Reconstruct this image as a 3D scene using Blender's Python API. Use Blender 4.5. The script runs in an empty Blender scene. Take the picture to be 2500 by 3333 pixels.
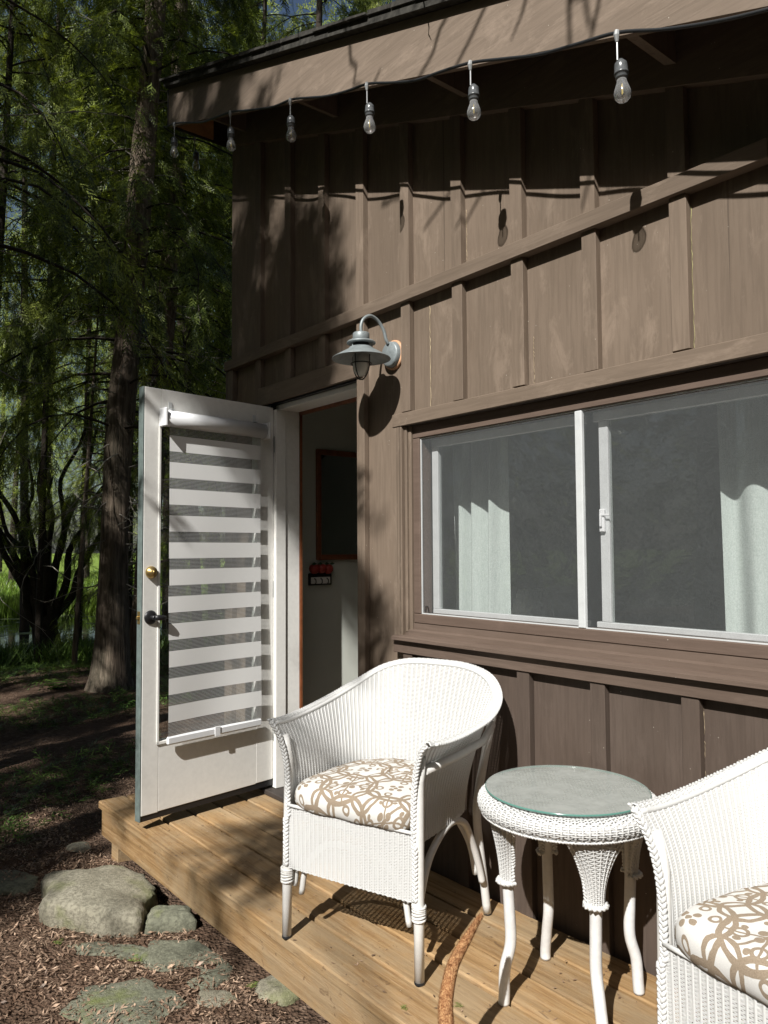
import bpy, math, random
import numpy as np
from mathutils import Vector, Matrix
random.seed(7); RNG = np.random.default_rng(11)
S = bpy.context.scene
COL = S.collection

# ------------------------------------------------------------------ camera
CAM = Vector((0.0, -2.2, 1.313))
r_ = Vector((0.62874971, 0.77758347, -0.00614492)); u_ = Vector((0.04281209, -0.02672511, 0.99872563)); f_ = Vector((-0.77642832, 0.62821153, 0.05009338))
cam = bpy.data.cameras.new('camera'); camo = bpy.data.objects.new('camera', cam); COL.objects.link(camo)
camo.matrix_world = Matrix(((r_.x, u_.x, -f_.x, CAM.x), (r_.y, u_.y, -f_.y, CAM.y), (r_.z, u_.z, -f_.z, CAM.z), (0, 0, 0, 1)))
cam.sensor_fit = 'VERTICAL'; cam.sensor_height = 24.0; cam.lens = 24.0 * 2500 / 3333
cam.clip_start = 0.02; cam.clip_end = 2000
S.camera = camo
S.render.resolution_x = 768; S.render.resolution_y = 1024

# ------------------------------------------------------------------ light
SUN = Vector((-0.49, 1.0, -1.02)).normalized()          # direction the light travels
W = bpy.data.worlds.new('World'); S.world = W; W.use_nodes = True
wn = W.node_tree; wn.nodes.clear()
wo = wn.nodes.new('ShaderNodeOutputWorld'); wb = wn.nodes.new('ShaderNodeBackground'); sk = wn.nodes.new('ShaderNodeTexSky')
sk.sky_type = 'NISHITA'; sk.dust_density = 2.0; sk.sun_disc = False
sk.sun_elevation = math.asin(-SUN.z); sk.sun_rotation = math.atan2(-SUN.x, -SUN.y) % (2 * math.pi)
wb.inputs['Strength'].default_value = 0.05
wn.links.new(sk.outputs[0], wb.inputs[0]); wn.links.new(wb.outputs[0], wo.inputs[0])
sl = bpy.data.lights.new('sun', 'SUN'); sl.energy = 5.0; sl.angle = math.radians(0.53); sl.color = (1.0, 0.975, 0.935)
so = bpy.data.objects.new('sun', sl); COL.objects.link(so); so.rotation_euler = SUN.to_track_quat('-Z', 'Y').to_euler(); so.location = (4, -8, 12)
S.view_settings.view_transform = 'Standard'; S.view_settings.look = 'None'
S.view_settings.exposure = 0.42; S.view_settings.gamma = 1.0; S.view_settings.use_curve_mapping = False
S.render.engine = 'CYCLES'
S.cycles.max_bounces = 8; S.cycles.diffuse_bounces = 2; S.cycles.transparent_max_bounces = 24

# ------------------------------------------------------------------ node helper
class NT:
    def __init__(s, name):
        s.m = bpy.data.materials.new(name); s.m.use_nodes = True
        s.t = s.m.node_tree; s.t.nodes.clear()
        s.out = s.t.nodes.new('ShaderNodeOutputMaterial')
        s.tc = s.t.nodes.new('ShaderNodeTexCoord'); s.oi = s.t.nodes.new('ShaderNodeObjectInfo')
    def n(s, typ, **kw):
        x = s.t.nodes.new(typ)
        for k, v in kw.items(): setattr(x, k, v)
        return x
    def put(s, sock, v):
        if hasattr(v, 'is_linked') or isinstance(v, bpy.types.NodeSocket): s.t.links.new(v, sock)
        else:
            if isinstance(v, tuple) and len(v) == 3 and sock.type == 'RGBA': v = v + (1,)
            sock.default_value = v
    @property
    def obj(s): return s.tc.outputs['Object']
    @property
    def rnd(s): return s.oi.outputs['Random']
    def math(s, op, a, b=None, c=None, clamp=False):
        x = s.n('ShaderNodeMath', operation=op); x.use_clamp = clamp; s.put(x.inputs[0], a)
        if b is not None: s.put(x.inputs[1], b)
        if c is not None: s.put(x.inputs[2], c)
        return x.outputs[0]
    def vm(s, op, a, b=None):
        x = s.n('ShaderNodeVectorMath', operation=op); s.put(x.inputs[0], a)
        if b is not None: s.put(x.inputs[1], b)
        return x.outputs[1] if op in ('LENGTH', 'DISTANCE', 'DOT_PRODUCT') else x.outputs[0]
    def map(s, vec, scale=(1, 1, 1), loc=(0, 0, 0), rot=(0, 0, 0)):
        x = s.n('ShaderNodeMapping'); s.put(x.inputs[0], vec); s.put(x.inputs['Location'], loc); s.put(x.inputs['Scale'], scale); s.put(x.inputs['Rotation'], rot)
        return x.outputs[0]
    def rvec(s, vec, k=(7.3, 5.1, 3.7)):      # shift the pattern per object
        c = s.n('ShaderNodeCombineXYZ')
        for i in range(3): s.put(c.inputs[i], s.math('MULTIPLY', s.rnd, k[i]))
        return s.vm('ADD', vec, c.outputs[0])
    def noise(s, vec, scale, detail=4, rough=0.55, dist=0.0):
        x = s.n('ShaderNodeTexNoise'); s.put(x.inputs['Vector'], vec); s.put(x.inputs['Scale'], scale); s.put(x.inputs['Detail'], detail)
        s.put(x.inputs['Roughness'], rough); s.put(x.inputs['Distortion'], dist)
        return x.outputs[0]
    def voro(s, vec, scale, feature='F1', rand=1.0):
        x = s.n('ShaderNodeTexVoronoi', feature=feature); s.put(x.inputs['Vector'], vec); s.put(x.inputs['Scale'], scale); s.put(x.inputs['Randomness'], rand)
        return x
    def ramp(s, f, pts, interp='LINEAR'):
        x = s.n('ShaderNodeValToRGB'); cr = x.color_ramp; cr.interpolation = interp
        while len(cr.elements) < len(pts): cr.elements.new(0.5)
        for e, (p, c) in zip(cr.elements, pts):
            e.position = p
            e.color = (c, c, c, 1) if isinstance(c, (int, float)) else tuple(c) + (1,)
        s.put(x.inputs[0], f); return x.outputs[0]
    def mix(s, f, a, b, blend='MIX'):
        x = s.n('ShaderNodeMix', data_type='RGBA', blend_type=blend); s.put(x.inputs['Factor'], f); s.put(x.inputs['A'], a) if False else None
        s.put(x.inputs[6], a); s.put(x.inputs[7], b); return x.outputs[2]
    def bump(s, h, strength=0.3, dist=0.002, normal=None):
        x = s.n('ShaderNodeBump'); s.put(x.inputs['Height'], h); s.put(x.inputs['Strength'], strength); s.put(x.inputs['Distance'], dist)
        if normal is not None: s.put(x.inputs['Normal'], normal)
        return x.outputs[0]
    def bsdf(s, color, rough=0.6, normal=None, metal=0.0, spec=0.5, **kw):
        x = s.n('ShaderNodeBsdfPrincipled'); s.put(x.inputs['Base Color'], color); s.put(x.inputs['Roughness'], rough); s.put(x.inputs['Metallic'], metal)
        s.put(x.inputs['Specular IOR Level'], spec)
        for k, v in kw.items(): s.put(x.inputs[k.replace('_', ' ')], v)
        if normal is not None: s.put(x.inputs['Normal'], normal)
        return x.outputs[0]
    def mixsh(s, f, a, b):
        x = s.n('ShaderNodeMixShader'); s.put(x.inputs[0], f); s.t.links.new(a, x.inputs[1]); s.t.links.new(b, x.inputs[2]); return x.outputs[0]
    def end(s, sh):
        s.t.links.new(sh, s.out.inputs['Surface']); return s.m
    def xyz(s, vec):
        x = s.n('ShaderNodeSeparateXYZ'); s.put(x.inputs[0], vec); return x.outputs
    def comb(s, a, b, c):
        x = s.n('ShaderNodeCombineXYZ'); s.put(x.inputs[0], a); s.put(x.inputs[1], b); s.put(x.inputs[2], c); return x.outputs[0]

def brown_paint(name, base, axis, fade=1.0):
    t = NT(name); v = t.rvec(t.obj)
    st = {'z': (1, 1, .06), 'x': (.06, 1, 1), 'y': (1, .06, 1)}[axis]
    g = t.noise(t.map(v, st), 75, 5, .62, .6)
    b = t.noise(t.map(v, tuple(.25 + .75 * q for q in st)), 5.5, 5, .65)
    chalk_tone = tuple(min(1, c * 1.42 + .012) for c in base); dk = tuple(c * .80 for c in base)
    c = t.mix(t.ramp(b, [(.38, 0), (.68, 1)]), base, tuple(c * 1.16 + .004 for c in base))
    c = t.mix(t.math('MULTIPLY', t.ramp(g, [(.40, 1), (.56, 0)]), .5), c, dk)
    crk = t.noise(t.map(v, tuple(q * q for q in st), (5, 2, 7)), 30, 3, .5, .3); c = t.mix(t.math('MULTIPLY', t.ramp(crk, [(.70, 0), (.715, 1)]), .6), c, tuple(q * .45 for q in base))
    chalk = t.noise(t.map(v, tuple(.3 + .7 * q for q in st), (3, 1, 5)), 9, 7, .75, .5)      # chalky weathered patches
    c = t.mix(t.math('MULTIPLY', t.ramp(chalk, [(.54, 0), (.66, 1)]), .70 * fade), c, chalk_tone)
    # knots: rings
    kv = t.voro(t.map(v, tuple(.55 + .45 * q for q in st)), 2.1); ring = t.math('SINE', t.math('MULTIPLY', kv.outputs['Distance'], 260))
    near = t.ramp(kv.outputs['Distance'], [(.012, 1), (.055, 0)])
    c = t.mix(t.math('MULTIPLY', near, .55), c, dk)
    sp = t.voro(v, 34); spk = t.ramp(sp.outputs['Distance'], [(.045, 1), (.065, 0)])
    spm = t.math('MULTIPLY', spk, t.ramp(t.noise(v, 23, 2), [(.57, 0), (.59, 1)]))
    c = t.mix(t.math('MULTIPLY', spm, .75), c, (.55, .50, .42))
    c = t.mix(t.math('MULTIPLY', t.math('SUBTRACT', t.rnd, .5), .5), c, (.28, .21, .16), 'MIX') if False else c
    hv = t.n('ShaderNodeHueSaturation'); t.put(hv.inputs['Color'], c); t.put(hv.inputs['Value'], t.math('ADD', .90, t.math('MULTIPLY', t.rnd, .2)))
    h = t.math('ADD', g, t.math('MULTIPLY', t.math('MULTIPLY', near, ring), .8))
    return t.end(t.bsdf(hv.outputs[0], t.ramp(b, [(.3, .58), (.7, .72)]), t.bump(h, .4, .002), spec=.22))

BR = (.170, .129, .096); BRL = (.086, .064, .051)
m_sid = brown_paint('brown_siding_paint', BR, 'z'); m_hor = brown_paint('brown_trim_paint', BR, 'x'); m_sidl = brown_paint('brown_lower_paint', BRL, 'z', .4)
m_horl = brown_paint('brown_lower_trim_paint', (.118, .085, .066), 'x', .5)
m_fas = brown_paint('brown_fascia_paint', (.202, .156, .119), 'x')
m_frm = brown_paint('brown_window_paint', (.135, .096, .075), 'x', .5)

def plain(name, col, rough=.5, metal=0, bump=0, scale=60, spec=.5, var=.12):
    t = NT(name); nz = t.noise(t.obj, scale, 4, .6)
    c = t.mix(t.ramp(nz, [(.3, 0), (.7, 1)]), tuple(q * (1 - var) for q in col), tuple(min(1, q * (1 + var * .6)) for q in col))
    return t.end(t.bsdf(c, rough, t.bump(nz, bump, .001) if bump else None, metal, spec))
m_white = plain('white_door_paint', (.86, .85, .805), .42, 0, .25, 40, .5, .05)
m_whitep = plain('white_plastic', (.78, .79, .80), .35, 0, 0, 20, .5, .03)
m_teal = plain('pale_teal_edge_paint', (.14, .175, .165), .5, 0, .3, 30, .4, .25)
m_wick = plain('white_wicker_paint', (.635, .635, .62), .42, 0, .2, 300, .4, .04)
m_pole = plain('white_pole_paint', (.72, .71, .68), .32, 0, .1, 40, .5, .06)
m_pole2 = plain('white_worn_paint', (.70, .695, .68), .32, 0, .1, 50, .5, .10)
m_black = plain('black_metal', (.018, .018, .02), .4, .2, 0, 30)
m_blackp = plain('black_rubber', (.02, .021, .023), .42, 0, .2, 200)
m_sock = plain('socket_rubber', (.10, .105, .108), .28, 0, .2, 150, .7)
m_cord = plain('thin_cord', (.35, .36, .36), .3, 0, 0, 50, .8)
m_grey = plain('galvanised_metal', (.25, .28, .285), .48, .25, .15, 35, .5, .22)
m_greyd = plain('lamp_inside_metal', (.05, .055, .06), .5, .4)
m_copper = plain('orange_sealant', (.62, .36, .21), .5, 0, .3, 30, .4, .3)
m_brass = plain('brass', (.48, .34, .14), .34, .85, .1, 60)
m_alu = plain('white_aluminium', (.66, .68, .68), .36, .15, 0, 20, .5, .06)
m_dark = plain('dark_board', (.045, .036, .030), .7, 0, .3, 20)  # very dark brown shared by foundation, sheathing, end fascia, threshold and window head
m_int = plain('grey_green_wall_paint', (.66, .68, .61), .7, 0, .1, 6, .3, .05)
m_intfl = plain('interior_floor_wood', (.20, .14, .09), .45)
m_orw = plain('orange_stained_wood', (.24, .085, .035), .4, 0, .2, 30, .5, .3)
m_rawply = plain('raw_plywood', (.62, .36, .16), .7, 0, .2, 12, .3, .3)
m_red = plain('red_apple_paint', (.42, .05, .04), .35)
m_leafp = plain('dark_green_paint', (.03, .07, .03), .5)
m_roof = plain('roof_shingle', (.055, .052, .045), .95, 0, .9, 35, .2, .6)
m_stemw = plain('beige_stain', (.5, .42, .3), .6)

def wood_deck():
    t = NT('weathered_deck_cedar'); v = t.rvec(t.obj)
    gv = t.map(v, (.09, 1, 1)); g = t.noise(gv, 95, 7, .7, 1.0); g2 = t.noise(t.map(v, (.03, 1, 1)), 16, 4, .6, 2.5)
    c = t.ramp(g2, [(.28, (.20, .118, .050)), (.48, (.34, .215, .100)), (.70, (.44, .300, .165))])
    c = t.mix(t.math('MULTIPLY', t.ramp(g, [(.40, 1), (.54, 0)]), .45), c, (.20, .105, .045))
    grey = t.noise(t.map(v, (.5, 1, 1), (2, 3, 1)), 4.5, 6, .7)
    c = t.mix(t.math('MULTIPLY', t.ramp(grey, [(.44, 0), (.60, 1)]), .42), c, (.31, .255, .17))
    kv = t.voro(t.map(v, (.7, 1.3, 1.3)), 3.4); kd = kv.outputs['Distance']
    kn = t.ramp(kd, [(.02, 1), (.05, .55), (.09, 0)]); ring = t.math('SINE', t.math('MULTIPLY', kd, 300))
    c = t.mix(t.math('MULTIPLY', kn, .7), c, (.17, .085, .035))
    marks = t.ramp(t.noise(t.map(v, (.5, 1, 1), (9, 1, 1)), 38, 3, .6, .5), [(.64, 0), (.70, 1)])
    c = t.mix(t.math('MULTIPLY', marks, .6), c, (.13, .08, .045))
    z = t.xyz(t.obj)[2]; 
    hv = t.n('ShaderNodeHueSaturation'); t.put(hv.inputs['Color'], c); t.put(hv.inputs['Value'], t.math('ADD', .88, t.math('MULTIPLY', t.rnd, .24)))
    h = t.math('ADD', t.math('ADD', g, t.math('MULTIPLY', g2, .6)), t.math('MULTIPLY', t.math('MULTIPLY', kn, ring), .5))
    return t.end(t.bsdf(hv.outputs[0], .72, t.bump(h, .55, .003), spec=.25))
m_deck = wood_deck()

def glassmat(name, tint=(1, 1, 1), base=.04, rough=.0):
    t = NT(name); lw = t.n('ShaderNodeLayerWeight'); lw.inputs[0].default_value = .5
    f = t.math('ADD', base, t.math('MULTIPLY', t.math('POWER', lw.outputs['Facing'], 4), .7), clamp=True)
    tr = t.n('ShaderNodeBsdfTransparent'); t.put(tr.inputs[0], tint); gl = t.n('ShaderNodeBsdfGlossy'); gl.inputs['Roughness'].default_value = rough
    return t.end(t.mixsh(f, tr.outputs[0], gl.outputs[0]))
m_glass = glassmat('window_glass', (.94, .96, .95))
def dusty():
    t = NT('green_table_glass'); lw = t.n('ShaderNodeLayerWeight'); lw.inputs[0].default_value = .5; v = t.obj
    tr = t.n('ShaderNodeBsdfTransparent'); t.put(tr.inputs[0], (.95, .975, .96)); df = t.n('ShaderNodeBsdfDiffuse'); t.put(df.inputs[0], (.54, .56, .53)); gl = t.n('ShaderNodeBsdfGlossy'); gl.inputs['Roughness'].default_value = .12
    d = t.ramp(t.noise(v, 9, 6, .7), [(.35, .32), (.65, .60)])
    a = t.mixsh(d, tr.outputs[0], df.outputs[0]); f = t.math('ADD', .05, t.math('MULTIPLY', t.math('POWER', lw.outputs['Facing'], 4), .6))
    return t.end(t.mixsh(f, a, gl.outputs[0]))
m_tglass = dusty()
m_gedge = plain('green_glass_edge', (.10, .24, .20), .15, 0, 0, 30, .8)
def bulbglass():
    t = NT('clear_bulb_glass'); lw = t.n('ShaderNodeLayerWeight'); lw.inputs[0].default_value = .35
    f = t.math('ADD', .34, t.math('MULTIPLY', t.math('POWER', lw.outputs['Facing'], 2), .8), clamp=True)
    tr = t.n('ShaderNodeBsdfTransparent'); t.put(tr.inputs[0], (.97, .97, .96)); gl = t.n('ShaderNodeBsdfGlossy'); gl.inputs['Roughness'].default_value = .06
    df = t.n('ShaderNodeBsdfDiffuse'); t.put(df.inputs[0], (.8, .8, .8)); a = t.mixsh(.35, gl.outputs[0], df.outputs[0])  # white diffuse stands in for bright reflections and thickens the bulb's shadow
    return t.end(t.mixsh(f, tr.outputs[0], a))
m_bulb = bulbglass()
m_fil = plain('yellow_filament', (.85, .62, .08), .5)
def frosted():
    t = NT('frosted_glass'); return t.end(t.bsdf((.62, .62, .57), .35, None, 0, .5, Subsurface_Weight=.0))
m_frost = frosted()
def screenmat():
    t = NT('insect_screen_mesh'); v = t.obj
    nz = t.noise(v, 14, 4, .6); fine = t.noise(t.map(v, (1, 1, 1)), 420, 2, .5)
    sp = t.voro(v, 40); spk = t.math('MULTIPLY', t.ramp(sp.outputs['Distance'], [(.03, 1), (.06, 0)]), t.ramp(t.noise(v, 21, 2), [(.6, 0), (.66, 1)]))
    f = t.math('ADD', t.ramp(nz, [(.3, .22), (.7, .25)]), t.math('MULTIPLY', t.math('SUBTRACT', fine, .5), .35), clamp=True)
    f = t.math('MAXIMUM', f, t.math('MULTIPLY', spk, .9))
    tr = t.n('ShaderNodeBsdfTransparent'); df = t.n('ShaderNodeBsdfDiffuse'); t.put(df.inputs[0], (.21, .225, .23))
    return t.end(t.mixsh(f, tr.outputs[0], df.outputs[0]))
m_screen = screenmat()
def curtainmat():
    t = NT('pale_linen'); v = t.obj
    wv = t.math('ADD', t.noise(t.map(v, (1, 1, .06)), 380, 2, .5), t.noise(t.map(v, (.06, 1, 1)), 380, 2, .5))
    c = t.ramp(wv, [(.7, (.66, .71, .69)), (1.2, (.86, .89, .87))])
    d = t.n('ShaderNodeBsdfDiffuse'); t.put(d.inputs[0], c); tl = t.n('ShaderNodeBsdfTranslucent'); t.put(tl.inputs[0], c)
    return t.end(t.mixsh(.15, d.outputs[0], tl.outputs[0]))
m_curt = curtainmat()
def bandmat():
    return plain('white_blind_fabric', (.84, .84, .82), .8, 0, 0, 300, .1, .03)
def _unused():
    t = NT('white_blind_fabric'); c = (.76, .76, .74)
    d = t.n('ShaderNodeBsdfDiffuse'); t.put(d.inputs[0], c); tl = t.n('ShaderNodeBsdfTranslucent'); t.put(tl.inputs[0], c)
    return t.end(t.mixsh(.25, d.outputs[0], tl.outputs[0]))
m_band = bandmat()
def sheermat():
    t = NT('striped_sheer_fabric'); z = t.xyz(t.obj)[2]
    st = t.math('GREATER_THAN', t.math('FRACT', t.math('MULTIPLY', z, 150)), .62)
    f = t.math('ADD', .16, t.math('MULTIPLY', st, .55))
    tr = t.n('ShaderNodeBsdfTransparent'); df = t.n('ShaderNodeBsdfDiffuse'); t.put(df.inputs[0], (.55, .56, .55))
    return t.end(t.mixsh(f, tr.outputs[0], df.outputs[0]))
m_sheer = sheermat()
def mirrormat():
    t = NT('mirror_glass'); return t.end(t.bsdf((.62, .66, .66), .03, None, 1.0))
m_mirror = mirrormat()

def cushionmat():
    t = NT('scroll_print_fabric'); uv = t.tc.outputs['UV']
    wob = t.n('ShaderNodeTexNoise'); t.put(wob.inputs['Vector'], uv); t.put(wob.inputs['Scale'], 18.0); t.put(wob.inputs['Detail'], 2.0)
    off = t.vm('SCALE', t.vm('SUBTRACT', wob.outputs['Color'], (.5, .5, .5))); off.node.inputs['Scale'].default_value = .018
    p = t.vm('ADD', t.vm('MULTIPLY', uv, (4.3, 4.3, 0)), t.vm('MULTIPLY', off, (4.3, 4.3, 0)))
    p = t.map(p, (1, 1, 0), (.23, .31, 0), (0, 0, .5))
    s = t.xyz(p)
    fx = t.math('SUBTRACT', t.math('FRACT', s[0]), .5); fy = t.math('SUBTRACT', t.math('FRACT', s[1]), .5)
    ax = t.math('ABSOLUTE', fx); ay = t.math('ABSOLUTE', fy)
    def dist(cx, cy, X=ax, Y=ay):
        a = t.math('SUBTRACT', X, cx); b = t.math('SUBTRACT', Y, cy)
        return t.math('SQRT', t.math('ADD', t.math('MULTIPLY', a, a), t.math('MULTIPLY', b, b)))
    def ring(cx, cy, r, w): return t.math('LESS_THAN', t.math('ABSOLUTE', t.math('SUBTRACT', dist(cx, cy), r)), w)
    def disc(cx, cy, r): return t.math('LESS_THAN', dist(cx, cy), r)
    parts = [ring(0, 0, .40, .028), ring(.5, .5, .40, .028), ring(.5, 0, .20, .024), ring(0, .5, .20, .024), disc(0, .09, .046), disc(.09, 0, .046), disc(0, 0, .036),
             disc(.5, .415, .04), disc(.415, .5, .04), disc(.5, .5, .034), ring(.17, .17, .065, .017), ring(.38, .30, .045, .015), disc(.24, .10, .03), disc(.10, .25, .034),
             t.math('MULTIPLY', t.math('LESS_THAN', t.math('ABSOLUTE', t.math('SUBTRACT', ax, ay)), .018), t.math('LESS_THAN', ax, .28)),
             t.math('MULTIPLY', t.math('LESS_THAN', ax, .018), t.math('LESS_THAN', ay, .28))]
    m = parts[0]
    for q in parts[1:]: m = t.math('MAXIMUM', m, q)
    wv = t.noise(t.map(t.obj, (1, 1, 1)), 500, 2, .5)
    wh = t.mix(t.ramp(wv, [(.3, 0), (.7, 1)]), (.60, .59, .56), (.68, .67, .64)); tan = t.mix(t.ramp(wv, [(.3, 0), (.7, 1)]), (.24, .185, .13), (.34, .275, .205))
    return t.end(t.bsdf(t.mix(m, wh, tan), .9, t.bump(t.math('ADD', wv, t.math('MULTIPLY', m, .8)), .35, .0012), spec=.15))
m_cush = cushionmat()

def stonemat(name, a, b, moss=.4):
    t = NT(name); v = t.rvec(t.obj); n1 = t.noise(v, 7, 7, .65); n2 = t.noise(v, 60, 5, .7)
    c = t.mix(t.ramp(n1, [(.35, 0), (.65, 1)]), a, b)
    c = t.mix(t.math('MULTIPLY', t.ramp(n2, [(.40, 1), (.56, 0)]), .6), c, tuple(q * .5 for q in a))
    c = t.mix(t.math('MULTIPLY', t.ramp(t.noise(v, 3.2, 5, .6), [(.54, 0), (.66, 1)]), moss), c, (.20, .24, .05))
    return t.end(t.bsdf(c, .88, t.bump(t.math('ADD', n1, t.math('MULTIPLY', t.noise(v, 130, 4, .8), .6)), 1.0, .014), spec=.2))
m_stone = stonemat('grey_green_stone', (.27, .25, .185), (.42, .39, .30)); m_stone2 = stonemat('mossy_flat_stone', (.20, .205, .15), (.30, .30, .22), .75)

def barkmat():
    t = NT('cedar_bark'); v = t.obj
    g = t.noise(t.map(v, (1, 1, .09)), 26, 7, .68, .8); g2 = t.noise(t.map(v, (1, 1, .3)), 3, 4, .6)
    c = t.ramp(g, [(.36, (.055, .042, .032)), (.5, (.15, .115, .085)), (.66, (.27, .215, .165))])
    c = t.mix(t.math('MULTIPLY', t.ramp(g2, [(.45, 0), (.7, 1)]), .35), c, (.13, .14, .10))
    return t.end(t.bsdf(c, .92, t.bump(g, 1.0, .03), spec=.12))
m_bark = barkmat()
m_barkd = plain('dark_bark', (.045, .036, .028), .9, 0, .8, 30, .2, .4)
m_twig = plain('pale_dead_twig', (.26, .24, .20), .85, 0, .3, 30, .2, .4)

def leafmat(name, c1, c2, tr=.35, scale=2.2):
    t = NT(name); g = t.n('ShaderNodeNewGeometry')
    f = t.ramp(t.noise(g.outputs['Position'], scale, 5, .75), [(.42, 0), (.62, 1)])
    r = t.ramp(g.outputs['Random Per Island'], [(0, .40), (1, 1.6)])
    c = t.mix(1.0, t.mix(f, c1, c2), r, 'MULTIPLY')
    d = t.bsdf(c, .42, None, 0, .45); tl = t.n('ShaderNodeBsdfTranslucent'); t.put(tl.inputs[0], t.mix(1.0, c, (1.3, 1.25, .6), 'MULTIPLY'))
    return t.end(t.mixsh(tr, d, tl.outputs[0]))
m_ced = leafmat('cedar_foliage', (.048, .072, .015), (.26, .32, .065), .42)
m_ced2 = leafmat('lit_cedar_foliage', (.055, .08, .018), (.34, .39, .09), .45)  # brighter copy of the cedar foliage, sunlight put into its colour
m_broad = leafmat('yellow_green_foliage', (.20, .26, .055), (.40, .46, .13), .5, 1.2)
m_fern = leafmat('fern_green', (.05, .10, .02), (.14, .22, .05), .35, 3)
m_grass = leafmat('meadow_grass', (.13, .22, .035), (.25, .34, .07), .45, .5)
m_dry = leafmat('dry_cedar_litter', (.17, .105, .070), (.46, .33, .235), .1, 9)
m_sprig = leafmat('fresh_sprig', (.16, .24, .05), (.26, .33, .10), .3, 30)

def groundmat():
    t = NT('cedar_litter_ground'); g = t.n('ShaderNodeNewGeometry'); v = g.outputs['Position']
    n1 = t.noise(v, 1.1, 6, .62); n2 = t.noise(v, 24, 6, .72); vo = t.voro(v, 75)
    c = t.ramp(n2, [(.30, (.045, .030, .022)), (.50, (.16, .105, .072)), (.72, (.36, .26, .19))])
    c = t.mix(t.ramp(n1, [(.42, 0), (.62, 1)]), c, t.mix(.5, c, (.20, .12, .08)))
    c = t.mix(t.math('MULTIPLY', t.ramp(vo.outputs['Distance'], [(.1, 0), (.5, 1)]), .4), c, (.035, .022, .016))
    x = t.xyz(v)[0]
    far = t.math('MULTIPLY', t.ramp(t.math('ADD', t.math('MULTIPLY', x, -.01), t.math('MULTIPLY', n1, .05)), [(.22, 0), (.26, 1)]), 1)
    c = t.mix(far, c, t.ramp(n1, [(.3, (.13, .20, .035)), (.7, (.22, .30, .06))]))
    return t.end(t.bsdf(c, .95, t.bump(t.math('ADD', n2, vo.outputs['Distance']), .9, .02), spec=.1))
m_ground = groundmat()
def watermat():
    t = NT('still_pond_water'); g = t.n('ShaderNodeNewGeometry'); v = g.outputs['Position']
    n1 = t.noise(v, 2.0, 6, .7); duck = t.ramp(t.noise(v, 1.5, 8, .75), [(.52, 0), (.57, 1)])
    a = t.bsdf((.012, .018, .012), .06, t.bump(n1, .15, .01), spec=.6); b = t.bsdf((.10, .13, .05), .7)
    return t.end(t.mixsh(duck, a, b))
m_water = watermat()
def furmat():
    t = NT('ginger_short_fur'); v = t.obj
    n1 = t.noise(t.map(v, (1, 1, 1)), 150, 4, .7, .8); n2 = t.noise(v, 28, 3, .6)
    c = t.ramp(n1, [(.36, (.14, .055, .022)), (.5, (.33, .165, .075)), (.66, (.60, .36, .17))])
    c = t.mix(t.math('MULTIPLY', t.ramp(n2, [(.4, 0), (.7, 1)]), .3), c, (.30, .11, .035))
    return t.end(t.bsdf(c, .8, t.bump(n1, .8, .004), spec=.2))
m_fur = furmat()

# ------------------------------------------------------------------ mesh helpers
def mkobj(name, verts, faces, mat, parent=None, smooth=False, uv=None):
    me = bpy.data.meshes.new(name)
    if isinstance(verts, np.ndarray):
        faces = np.asarray(faces); nf, k = faces.shape
        me.vertices.add(len(verts)); me.vertices.foreach_set('co', verts.astype(np.float32).ravel())
        me.loops.add(nf * k); me.loops.foreach_set('vertex_index', faces.astype(np.int32).ravel())
        me.polygons.add(nf); me.polygons.foreach_set('loop_start', np.arange(0, nf * k, k, dtype=np.int32))
        me.update(calc_edges=True)
    else:
        me.from_pydata([tuple(v) for v in verts], [], faces); me.update()
    if smooth: me.polygons.foreach_set('use_smooth', [True] * len(me.polygons))
    me.materials.append(mat)
    if uv is not None:
        l = me.uv_layers.new(name='UVMap'); idx = np.zeros(len(me.loops), dtype=np.int32); me.loops.foreach_get('vertex_index', idx)
        l.data.foreach_set('uv', np.asarray(uv, dtype=np.float32)[idx].ravel())
    o = bpy.data.objects.new(name, me); COL.objects.link(o)
    if parent is not None: o.parent = parent
    return o

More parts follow.
